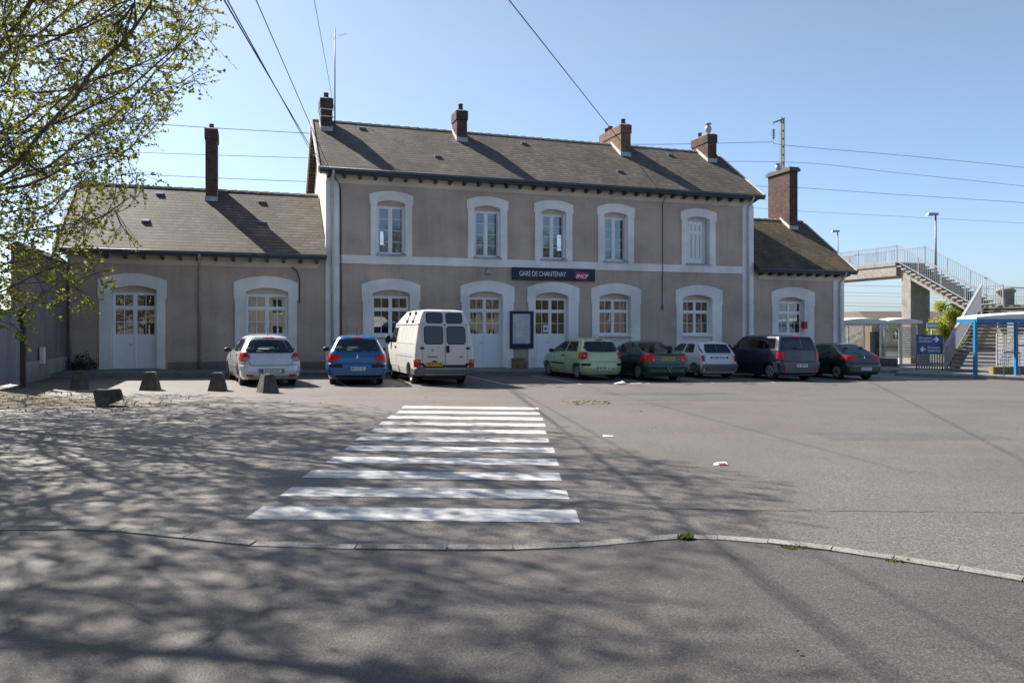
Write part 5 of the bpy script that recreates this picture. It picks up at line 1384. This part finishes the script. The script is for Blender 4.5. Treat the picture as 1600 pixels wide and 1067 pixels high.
nplate(T, b, -.26, .26, .37, .48, '486 BHK 44', off=.014); emblem(T, b, .87, M['chrome'])
b.patch('rear', -.13, .13, 1.385, 1.42, .02, 8, 3).build('brake_light', M['redlamp'], T)
for s in (-1, 1):
    d1 = side_door(T, b, 1.45, 2.65, .32, .96, s, p, 1.58, .84, M['darkfab']); swin(d1, b, s, 1.48, 2.72, 1.42, 2.12, .985, 1.34); swin(T, b, s, .56, 1.40, .7, 1.36, .99, 1.34)
    b.patch('side', 1.5, 2.6, .52, .58, .016, 10, 2, s).build('rubbing_strip', M['darkfab'], T); mirror(T, 2.42, 1.0, .78, p if s > 0 else M['darkfab'], s, (.1, .06, .07))
front_end(T, b, 1.0, 1.34, .64, .8, .72); wiper(T, b, 0, .3, 1.0, 1.06); aerial(T, .75, 1.46, .1, .08)
# 5 dark green saloon with sloping rear screen
p = m_car('dark green paint', (.012, .06, .042), .3, .2)
b = Body(4.35, 1.40, 1.30, [(.2, .1), (.3, .03), (.5, 0), (.62, .04), (.9, .08), (.965, .13), (.98, .22), (1.0, .42), (1.05, .62), (1.2, 1.0), (1.3, 1.25)],
         [(.2, 4.25), (.35, 4.33), (.55, 4.35), (.68, 4.25), (.78, 4.0), (.88, 3.5), (.95, 3.2), (1.3, 2.45)],
         [(.2, .78), (.3, .82), (.5, .855), (.75, .855), (.93, .82), (1.0, .78), (1.25, .64), (1.3, .6)], .24, .3)
T = car('saloon_car', 'dark green notchback saloon with yellow number plate in the parking row', 'car', b, p, (4.44, 27.53), 19, (.85, 3.45), .76, .3, M['alloy'], 6)
rwin(T, b, .66, .54, 1.0, 1.28, .05)
tailgate(T, b, p, .58, .6, .955, .06)
both(lambda s: lamp_patch(T, b, s, .47, .83, lambda q: .67+.1*max(0, (.62-q)/.15), .94, M['redlamp'], sidey=(.24, .42), sl=.7, sh=.92))
both(lambda s: lamp_patch(T, b, s, .53, .60, .71, .77, M['clearlamp'], .016, name='reversing_light'))
nplate(T, b, -.26, .26, .73, .84, '2914 WK 44', True, off=.016, euro=False)
b.patch('rear', -.8, .8, .44, .5, .014, 20, 2).build('bumper_strip', M['darkfab'], T)
m = MB(); m.tube([(-.05, -.012, .5), (.0, -.012, .36)], .012, 4); m.tube([(.1, -.012, .5), (.03, -.012, .35), (.09, -.012, .3)], .01, 4); m.build('scrape', M['zinc'], T)
for s in (-1, 1):
    d1 = side_door(T, b, 2.1, 3.1, .34, .95, s, p, 2.22, .84); d2 = side_door(T, b, 1.25, 2.08, .34, .95, s, p, 1.35, .84)
    swin(d1, b, s, 2.13, 3.1, 2.13, 2.5, .98, 1.26); swin(d2, b, s, 1.2, 2.09, 1.42, 2.05, .98, 1.27); b.patch('side', 1.2, 3.05, .5, .55, .014, 10, 2, s).build('rubbing_strip', M['darkfab'], T); mirror(T, 2.9, 1.0, .8, M['darkfab'], s)
front_end(T, b, .97, 1.27, .62, .74, .74)
# 6 small white boxy hatchback with grey bumper
p = m_car('white paint', (.66, .67, .68), 0, .35)
b = Body(3.55, 1.40, 1.30, [(.2, .12), (.29, .03), (.5, 0), (.53, .06), (.9, .14), (1.28, .40), (1.30, .42)],
         [(.2, 3.45), (.35, 3.55), (.55, 3.55), (.7, 3.45), (.8, 3.2), (.92, 2.75), (.97, 2.65), (1.3, 2.05)],
         [(.2, .7), (.3, .76), (.55, .785), (.8, .78), (.92, .755), (1.28, .60), (1.3, .58)], .12, .14)
T = car('hatchback_car', 'small white boxy old hatchback with large grey rear bumper, between two dark cars', 'car', b, p, (6.93, 29.3), 19, (.6, 3.0), .68, .275, M['steelrim'], 0, .15)
tailgate(T, b, p, .6, .545, .92, .04)
rwin(T, b, .57, .50, .95, 1.285, .05)
both(lambda s: lamp_patch(T, b, s, .635, .745, .645, .86, M['redlamp']))
both(lambda s: b.patch('rear', *sorted((s*.665, s*.70)), .94, 1.24, .01, 4, 6).build('pillar_vent', M['darkfab'], T))
lamp_patch(T, b, 1, -.75, .75, .3, .525, M['greyplast'], .03, name='rear_bumper')
for s in (-1, 1): b.patch('side', .16, .85, .3, .525, .03, 6, 4, s).build('rear_bumper', M['greyplast'], T)
nplate(T, b, -.25, .27, .72, .83, '5427 TV 44', False, .012, False)
for x in (-.33, .35):
    m = MB(); m.ball((x, b.ry(x, .775)-.004, .775), (.045, .012, .045), 12, 6); m.build('round_lock', M['darkfab'], T)
for s in (-1, 1):
    d1 = side_door(T, b, 1.4, 2.5, .32, .92, s, p, 1.5, .78, M['darkfab']); swin(d1, b, s, 1.43, 2.6, 1.4, 2.1, .955, 1.28); swin(T, b, s, .72, 1.36, .82, 1.33, .955, 1.28); mirror(T, 2.35, .95, .76, M['darkfab'], s, (.07, .04, .05))
front_end(T, b, .95, 1.28, .58, .74, .7)
# 7 dark blue people carrier
p = m_car('dark navy paint', (.006, .015, .036), .1, .3)
b = Body(4.0, 1.68, 1.58, [(.22, .1), (.3, .02), (.55, 0), (.68, .02), (.7, .06), (1.1, .1), (1.18, .13), (1.5, .22), (1.58, .27)],
         [(.22, 3.9), (.35, 3.98), (.6, 3.98), (.75, 3.9), (.88, 3.6), (.98, 3.3), (1.04, 3.25), (1.58, 2.6)],
         [(.22, .82), (.3, .87), (.6, .92), (.95, .93), (1.1, .91), (1.18, .88), (1.5, .775), (1.58, .74)], .16, .18)
T = car('people_carrier', 'tall dark navy people carrier with grey lower tailgate right of the small white car', 'car', b, p, (9.5, 28.7), 21, (.7, 3.37), .84, .315, M['alloy'], 5, .19)
tailgate(T, b, p, .68, .70, 1.1, .05)
lamp_patch(T, b, 1, -.88, .88, .3, .685, M['greyplast'], .014, name='rear_bumper')
for s in (-1, 1): b.patch('side', .18, .42, .3, .685, .014, 5, 4, s).build('rear_bumper', M['greyplast'], T)
rwin(T, b, .72, .64, 1.16, 1.545, .06)
both(lambda s: lamp_patch(T, b, s, .70, .90, .78, 1.06, M['redlamp'], sidey=(.14, .24), sl=.8, sh=1.04))
nplate(T, b, -.27, .27, .50, .61, '731 ARD 44', off=.022)
both(lambda s: lamp_patch(T, b, s, .6, .78, .33, .4, M['redlamp'], .02, name='fog_light'))
for s in (-1, 1):
    d1 = side_door(T, b, 2.0, 3.1, .36, 1.1, s, p, 2.12, 1.0); d2 = side_door(T, b, 1.08, 1.98, .36, 1.1, s, p, 1.2, 1.0)
    swin(d1, b, s, 2.03, 3.2, 2.03, 2.65, 1.15, 1.53); swin(d2, b, s, 1.05, 1.97, 1.05, 1.95, 1.15, 1.545); swin(T, b, s, .4, .99, .46, .99, 1.15, 1.53); mirror(T, 2.9, 1.17, .9, M['darkfab'], s, (.1, .07, .1))
front_end(T, b, 1.08, 1.55, .62, .78, .84)
b.patch('rear', -.16, .16, 1.6, 1.63, .015, 8, 3).build('brake_light', M['redlamp'], T); wiper(T, b, 0, -.35, 1.16, 1.19)
# 8 dark green hatchback
p = m_car('very dark green paint', (.010, .034, .026), .2, .2)
b = Body(4.0, 1.39, 1.29, [(.2, .1), (.3, .03), (.5, 0), (.6, .02), (.65, .06), (.88, .12), (.93, .18), (1.0, .34), (1.2, .72), (1.29, .92)],
         [(.2, 3.9), (.35, 3.98), (.55, 4.0), (.68, 3.9), (.78, 3.6), (.88, 3.2), (.95, 2.98), (1.29, 2.3)],
         [(.2, .76), (.3, .8), (.5, .83), (.75, .835), (.92, .8), (1.0, .76), (1.25, .62), (1.29, .58)], .24, .3)
T = car('hatchback_car', 'very dark green hatchback at the right end of the row, near the glass shelter', 'car', b, p, (12.4, 29.75), 19, (.72, 3.3), .74, .295, M['steelrim'], 9)
rwin(T, b, .66, .52, .95, 1.27, .06)
tailgate(T, b, p, .62, .58, .92, .05)
both(lambda s: lamp_patch(T, b, s, .36, .80, lambda q: .75+.05*max(0, (.5-q)/.14), .905, M['redlamp'], sidey=(.26, .42), sl=.77, sh=.89))
nplate(T, b, -.26, .26, .37, .48, '612 AFN 44', off=.014); emblem(T, b, .83, M['chrome'], False, .08)
for s in (-1, 1):
    d1 = side_door(T, b, 1.9, 2.9, .34, .93, s, p, 2.0, .82); d2 = side_door(T, b, 1.05, 1.88, .34, .93, s, p, 1.15, .82)
    swin(d1, b, s, 1.93, 2.9, 1.93, 2.35, .96, 1.25); swin(d2, b, s, 1.0, 1.89, 1.2, 1.86, .96, 1.26); b.patch('side', 1.1, 2.85, .48, .53, .014, 10, 2, s).build('rubbing_strip', M['darkfab'], T); mirror(T, 2.72, .98, .78, M['darkfab'], s)
front_end(T, b, .97, 1.26, .6, .72, .72); wiper(T, b, 0, -.35, .98, 1.03)

# ------------------------------------------------------------------ vegetation
def leaf_faces(m, p, d, size, rnd):
    """one small folded leaf at p pointing along d"""
    d = d.normalized(); x = d.cross(Vector((rnd.uniform(-1, 1), rnd.uniform(-1, 1), rnd.uniform(-.3, 1))))
    if x.length < 1e-3: x = d.orthogonal()
    x.normalize(); nrm = d.cross(x); w = size*rnd.uniform(.38, .55)
    a = p; t = p+d*size; q = p+d*size*.45
    b = len(m.v); m.v += [tuple(a), tuple(q+x*w+nrm*w*.35), tuple(t), tuple(q-x*w+nrm*w*.35)]
    m.f += [[b, b+1, b+2], [b, b+2, b+3]]; m.sm += [False, False]
def plane_tree():
    rnd = random.Random(11)
    base = Vector((-13.6, 15.6, gz(-13.6)))
    def lim(P):                                            # the crown's free right-hand edge
        if P.y < 3: return True
        px = 800+1216*P.x/P.y; py = 516-1216*(P.z-1.7)/P.y
        if py < -150: return P.x < -5.6
        return px < lerp([(-150, 330), (0, 335), (60, 345), (130, 335), (180, 285), (240, 240), (300, 225), (350, 212), (400, 200), (450, 190), (500, 165), (530, 60), (560, -50)], py) + rnd.uniform(-35, 6)
    ell = [((-13.2, 15.4, 8.4), (7.6, 7.2, 5.0), 2500), ((-10.4, 14.4, 4.6), (3.6, 3.4, 3.0), 1400), ((-8.6, 15.3, 8.0), (3.8, 4.2, 3.4), 1100), ((-14.5, 19.5, 7.0), (4.5, 4.5, 4.0), 450), ((-10.2, 13.9, 3.0), (2.3, 1.8, 1.5), 800), ((-12.5, 10.2, 8.5), (4.5, 3.2, 3.2), 300)]
    A = []
    for c, r, n in ell:
        k = 0
        while k < n:
            q = Vector((rnd.gauss(0, 1), rnd.gauss(0, 1), rnd.gauss(0, 1))).normalized()*rnd.random()**.4
            P = Vector((c[0]+q.x*r[0], c[1]+q.y*r[1], c[2]+q.z*r[2])); k += 1
            if P.z > 1.55 and lim(P): A.append(P)
    # nodes: trunk, then limbs grown towards the attractors
    N = [base + Vector((0, 0, -.3))]; PAR = [-1]
    for i in range(8): N.append(base + Vector((.05*math.sin(i*.9), .04*math.cos(i), .25+.45*i))); PAR.append(len(N)-2)
    step = .42; alive = A[:]; dead = [False]*len(A)
    def grow(dirs):
        pass
    for it in range(95):
        kd = kdtree.KDTree(len(N))
        for i, p in enumerate(N): kd.insert(p, i)
        kd.balance(); acc = {}
        rest = []
        for P in alive:
            co, i, dist = kd.find(P)
            if dist < .5: continue
            rest.append(P)
            if dist < 6: acc.setdefault(i, Vector()); acc[i] += (P-co).normalized()
        alive = rest
        if not acc: break
        for i, d in acc.items():
            if d.length < .05: d = Vector((rnd.uniform(-1, 1), rnd.uniform(-1, 1), .2))
            back = (N[i]-N[PAR[i]]).normalized() if PAR[i] >= 0 else Vector((0, 0, 1))
            dd = (d.normalized()*1.0 + back*.55 + Vector((rnd.uniform(-.22, .22), rnd.uniform(-.22, .22), rnd.uniform(-.25, .12)))).normalized()
            N.append(N[i]+dd*step); PAR.append(i)
    n = len(N); kidsn = [[] for _ in range(n)]
    for i in range(1, n): kidsn[PAR[i]].append(i)
    rad = [0]*n
    for i in range(n-1, -1, -1):
        rad[i] = .0085 if not kidsn[i] else sum(rad[k]**2.25 for k in kidsn[i])**(1/2.25)
    T = empty('plane_tree', base, 0, 'large plane tree with sparse young leaves overhanging from the left', 'tree')
    wood = MB(); done = set()
    def chain(i):
        P = [i]
        while kidsn[P[-1]]:
            P.append(max(kidsn[P[-1]], key=lambda k: rad[k]))
        return P
    stack = [0]
    while stack:
        i = stack.pop(); ch = chain(i)
        pre = [PAR[i]] if PAR[i] >= 0 else []
        ids = pre + ch
        if len(ids) > 1:
            rs = [min(rad[k], rad[ch[0]]*1.05) for k in ids]
            wood.tube([N[k]-base for k in ids], rs, 10 if rad[ch[0]] > .08 else (6 if rad[ch[0]] > .025 else 4), caps=False)
        for k in ch:
            for q in kidsn[k]:
                if q not in ch: stack.append(q)
    leaves = MB(); balls = MB(); twigs = MB()
    for i in range(9, n):
        if rad[i] > .028: continue
        p = N[i]; d0 = (p-N[PAR[i]]).normalized()
        tip = not kidsn[i]
        for k in range(5 if tip else 4):
            d = (d0*(.9 if tip else .3) + Vector((rnd.gauss(0, .6), rnd.gauss(0, .6), rnd.gauss(-.15, .5)))).normalized()
            L = rnd.uniform(.22, .75); e = p+d*L; mid = p+d*L*.5+Vector((0, 0, rnd.uniform(-.02, .05)))
            if not lim(e): 
                if rnd.random() < .6: continue
            twigs.tube([p-base, mid-base, e-base], [.006, .0045, .003], 3, caps=False)
            nl = rnd.choice((4, 5, 6, 6, 8)) if rnd.random() > .08 else 0
            for q in range(nl):
                t_ = .5+.5*(q+rnd.random()*.6)/nl; c = p.lerp(e, min(t_, 1))
                ld = (d*.5+Vector((rnd.gauss(0, .7), rnd.gauss(0, .7), rnd.gauss(.05, .6)))).normalized()
                leaf_faces(leaves, c-base, ld, rnd.uniform(.034, .082), rnd)
                if rnd.random() < .6: leaf_faces(leaves, c-base, (ld+Vector((rnd.gauss(0, .6), rnd.gauss(0, .6), .1))).normalized(), rnd.uniform(.035, .07), rnd)
            if rnd.random() < .06:
                b0 = e-base; h = rnd.uniform(.05, .14); balls.tube([b0, b0-Vector((0, 0, h))], .0025, 3, caps=False); balls.ball(b0-Vector((0, 0, h+.015)), .019, 6, 4)
    wood.build('trunk', M['bark'], T); twigs.build('twigs', M['bark'], T, kind='stuff')
    leaves.build('crown', M['leaf'], T); balls.build('seed_balls', M['darkfab'], T, kind='stuff')
    print('tree nodes', n, 'leaves', len(leaves.f)//2)
plane_tree()
def bush(name, base, h, w, n, size, mat, label, cat, seed=1, stems=5):
    rnd = random.Random(seed); T = empty(name, base, 0, label, cat); m = MB(); st = MB()
    for s in range(stems):
        a = rnd.uniform(0, 6.28); tip = Vector((math.cos(a)*w*.45*rnd.random(), math.sin(a)*w*.45*rnd.random(), h*rnd.uniform(.6, .95)))
        st.tube([(tip.x*.1, tip.y*.1, 0), (tip.x*.5, tip.y*.5, tip.z*.5), tip], [.02*h/2+.004, .012*h/2+.003, .004], 5, caps=False)
    cl = [(Vector((rnd.gauss(0, .26)*w, rnd.gauss(0, .26)*w, h*rnd.uniform(.18, .92))), rnd.uniform(.12, .26)*w) for _ in range(16)]
    for i in range(n):
        c, r = rnd.choice(cl); q = Vector((rnd.gauss(0, .5), rnd.gauss(0, .5), rnd.gauss(0, .5)))*r
        p = c+q; k = 1-.75*abs(p.z/h-.45)
        if p.z < .02 or math.hypot(p.x, p.y) > w*.5*max(.25, k)*1.25: continue
        leaf_faces(m, p, Vector((rnd.gauss(0, 1), rnd.gauss(0, 1), rnd.gauss(.4, .7))), size*rnd.uniform(.6, 1.3), rnd)
    st.build('stem', M['bark'], T); m.build('foliage', mat, T); return T
q = uv_at(1484, 42.2); bush('young_tree', (q.x, q.y, gz(q.x)), 3.6, 2.0, 17000, .075, M['bush'], 'fresh light green young tree growing beside the footbridge stairs', 'tree', 4, 9)
q = wp(-8.4, -.35); bush('shrub', (q.x, q.y, gz(q.x)+.1), .5, 1.1, 1100, .05, M['darkleaf'], 'dark low shrub at the wall foot left of the left wing door', 'shrub', 5, 6)
def weed(x, y, w, n, h, label, seed):
    rnd = random.Random(seed); m = MB(); z0 = kz(x)
    for i in range(n):
        a = rnd.uniform(0, 6.28); r = rnd.random()**.7*w; p = Vector((r*math.cos(a), r*math.sin(a)*.45, 0))
        leaf_faces(m, p, Vector((math.cos(a)*.7+rnd.gauss(0, .3), math.sin(a)*.7+rnd.gauss(0, .3), rnd.uniform(.2, 1.2))), h*rnd.uniform(.4, 1), rnd)
    o = m.build('weed', M['weed'], label=label, cat='weed', group='weeds along the kerb'); o.location = (x, y, z0-.01)
weed(1.39, 6.24, .045, 110, .055, 'round green weed tuft growing at the bend of the granite kerb', 1)
weed(2.16, 5.99, .10, 70, .03, 'low green weeds in the middle of the curving kerb joint', 2)
weed(2.8, 5.66, .09, 60, .028, 'thin low weeds along the kerb towards the right', 3)
# leaf litter patch and scattered dry leaves
def blob(cx, cy, rx, ry, seed, n=26):
    rnd = random.Random(seed); return [(cx+rx*math.cos(2*math.pi*i/n)*(1+.25*mnoise.noise(Vector((i*.7, seed, 0)))), cy+ry*math.sin(2*math.pi*i/n)*(1+.25*mnoise.noise(Vector((i*.7, seed, 3))))) for i in range(n)]
sheet('earth_strip', [(-16, 21.8), (-14.3, 21.5), (-12.2, 19.6), (-10.4, 18.2), (-8.9, 17.2), (-7.9, 16.5), (-9.0, 15.6), (-11, 15.2), (-13.5, 15.3), (-18, 15.6)], M['soil'], .004, kind='structure')
rnd = random.Random(9); m = MB()
for i in range(1100):
    if rnd.random() < .7:
        t_ = rnd.random(); x = -14+6.3*t_+rnd.gauss(0, .5); y = 20-3.4*t_+rnd.gauss(-.6, 1.0)
    else: x = rnd.uniform(-8, 3); y = rnd.uniform(4, 20)
    if rnd.random() < .85 and x > -7.5: continue
    leaf_faces(m, Vector((x, y, gz(x)+.012+ (kz(x)-gz(x) if y < 6 else 0))), Vector((rnd.gauss(0, 1), rnd.gauss(0, 1), rnd.uniform(0, .25))), rnd.uniform(.022, .05)*(1 if y > 12 else .7), rnd)
m.build('dry_leaves', M['dryleaf'], kind='stuff')
# litter on the square
def paper(x, y, pts, mat, label, cat='litter', z=0, h=.03):
    m = MB(); n = len(pts); m.add([(a, b_, .006+h*c) for a, b_, c in pts], [tuple(range(n))]); o = m.build('paper', mat, label=label, cat=cat); o.location = (x, y, gz(x)+z); return o
o = paper(2.68, 10.05, [(-.085, -.045, 0), (.09, -.05, .3), (.09, .03, 1), (-.02, .06, .6), (-.075, .03, 0)], M['paper'], 'crumpled red and white paper lying on the open asphalt'); o.name = 'flyer'
m = MB(); m.add([(-.03, -.046, .018), (.08, -.049, .021), (.08, .015, .03), (-.02, .02, .026)], [(0, 1, 2, 3)]); m.build('print', M['redpaper'], o)
paper(1.55, 12.6, [(-.09, -.04, 0), (.08, -.05, .2), (.1, .03, .1), (-.07, .05, .5)], M['paper'], 'small white scrap of paper right of the zebra crossing')
paper(3.55, 25.4, [(-.24, -.08, 0), (.05, -.1, .8), (.17, .02, .4), (.08, .11, 1.6), (-.2, .08, .2)], M['paper'], 'crumpled newspaper lying behind the dark green saloon', h=.05)
paper(4.05, 25.5, [(-.2, -.06, 0), (.2, -.08, .4), (.22, .05, .8), (-.16, .08, .4)], plain('grey newsprint', (.3, .3, .34), .8, .2, 20), 'flat grey newspaper sheet beside the crumpled newspaper')
m = MB(); m.add([(x, y, gz(x)+.005) for x, y in blob(1.75, 18.6, .42, .5, 2)], [tuple(range(26))])
tag(m.build('drain_cover', M['soil']), 'dirt covered drain cover in the asphalt near the far end of the crossing', 'drain cover')
rnd = random.Random(3); m = MB()
for i in range(60):
    x = 1.75+rnd.gauss(0, .28); y = 18.6+rnd.gauss(0, .3); m.ball((x, y, gz(x)+.012), (rnd.uniform(.01, .04), rnd.uniform(.01, .03), rnd.uniform(.004, .012)), 6, 4)
tag(m.build('grit', M['soil']), kind='stuff')
# ------------------------------------------------------------------ near shade tree; houses and trees invented behind the viewer for the window reflections
tr0 = next(o for o in bpy.data.objects if o.name == 'plane_tree')
for x, y, rz, lab in ((-13.2, 5.6, 2.4, 'second plane tree nearer the viewer, just left of the frame, shading the near pavement'), (31, -9, 1.2, 'large plane tree added across the street to reflect in the doors'), (44, -14, 2.6, 'plane tree added farther along the street to reflect in the right windows'), (56, -3, 4.0, 'plane tree added beside the far house to reflect in the annex window'), (20, -13, 5.1, 'plane tree added nearest the viewer to reflect in the left windows')):
    c = copy_tree(tr0); c.location = (x, y, gz(x)); c.rotation_euler = (0, 0, rz); c['label'] = lab
def house(x, y, w, h, d, wall, label, nw, nf):  # unseen house, made up to give the station glass something to reflect
    t = empty('reflection_house', (x, y, gz(x)-.1), math.pi, label, 'house', 'houses added for the window reflections')
    holes = []
    for f in range(nf):
        for k in range(nw):
            cx = -w/2+w*(k+.5)/nw; z0 = .9+2.8*f; holes.append([(cx-.5, z0), (cx+.5, z0), (cx+.5, z0+1.5), (cx-.5, z0+1.5)])
    me = plate_mesh([(-w/2, 0), (w/2, 0), (w/2, h), (-w/2, h)], holes, -.3, 0); mesh_obj('wall', me, wall, t)
    m = MB(); m.box(-w/2, w/2, .002, d, 0, h); m.build('rear_wall', wall, t)
    m = MB(); m.hexa([(-w/2-.2, -.6, h), (w/2+.2, -.6, h), (w/2+.2, d+.3, h), (-w/2-.2, d+.3, h)], [(-w/2-.2, d/2-.1, h+d*.35), (w/2+.2, d/2-.1, h+d*.35), (w/2+.2, d/2+.1, h+d*.35), (-w/2-.2, d/2+.1, h+d*.35)]); m.build('roof', M['eave'], t)
    for (a, b_, c_, d_) in holes:
        m = MB(); m.box(a[0], b_[0], -.16, -.12, a[1], c_[1]); o = m.build('window', M['carglass'], t)
        m = MB(); m.box(a[0], b_[0], -.19, -.161, a[1], a[1]+.07); m.box(a[0], b_[0], -.19, -.161, c_[1]-.07, c_[1]); m.box((a[0]+b_[0])/2-.04, (a[0]+b_[0])/2+.04, -.19, -.161, a[1]+.07, c_[1]-.07); m.build('frame', M['joinery'], o)
house(8.5, -23, 14, 6.6, 9, M['plinth'], 'grey rendered house added opposite the zebra crossing for the window reflections', 4, 2)
house(-9, -24, 17, 6.4, 9, M['plinth'], 'pale house added opposite the left wing for its window reflections', 5, 2)
house(24, -22, 13, 7.2, 9, M['plinth'], 'pale rendered two storey house added across the street to reflect in station glass', 4, 2)
house(39, -24, 14, 6.8, 9, M['plinth'], 'second pale house added across the street to reflect in station glass', 5, 2)
house(56, -23, 17, 7.0, 9, M['oldwall'], 'grey house added across the street to reflect in the right windows', 5, 2)
house(76, -14, 20, 7.0, 9, M['oldwall'], 'long grey house added at the far end of the street for the reflections', 5, 2)
# ------------------------------------------------------------------ wear on the square: repair patches, oil drips in the bays
M['patch'] = m_asphalt('darker repair asphalt', (.055, .05, .046), (.085, .078, .07), 70)
def worn(name, pts, mat, seed):
    rnd_ = random.Random(seed); P = []
    for (a, b_) in zip(pts, pts[1:]+pts[:1]):
        for k in range(14):
            t_ = k/14; P.append((a[0]+(b_[0]-a[0])*t_+rnd_.uniform(-.03, .03), a[1]+(b_[1]-a[1])*t_+rnd_.uniform(-.03, .03)))
    sheet(name, P, mat, .002, kind='structure')
worn('asphalt_patch', [(5.2, 12.6), (8.4, 12.9), (8.3, 13.9), (5.1, 13.5)], M['patch'], 1)
worn('asphalt_patch', [(2.6, 20.8), (6.3, 21.6), (6.2, 22.3), (2.5, 21.6)], M['patch'], 2)
worn('asphalt_patch', [(-6.2, 18.9), (-4.6, 19.1), (-4.7, 20.0), (-6.3, 19.8)], M['patch'], 3)
rnd = random.Random(21); oil = MB()
for u in (-1.4, 1.0, 3.4, 6.1, 8.5, 11.0, 13.3, 15.9, 18.3):
    for k in range(5):
        p = wp(u+rnd.gauss(0, .3), -7.9+rnd.gauss(0, .5)); r = rnd.uniform(.04, .16)
        oil.add([(p.x+r*math.cos(q*.6)*rnd.uniform(.8, 1.2), p.y+r*math.sin(q*.6)*rnd.uniform(.8, 1.2), gz(p.x)+.0045) for q in range(10)], [tuple(range(10))])
oil.build('oil_stain', plain('oil stained asphalt', (.03, .028, .026), .6, .2, 20), kind='structure')
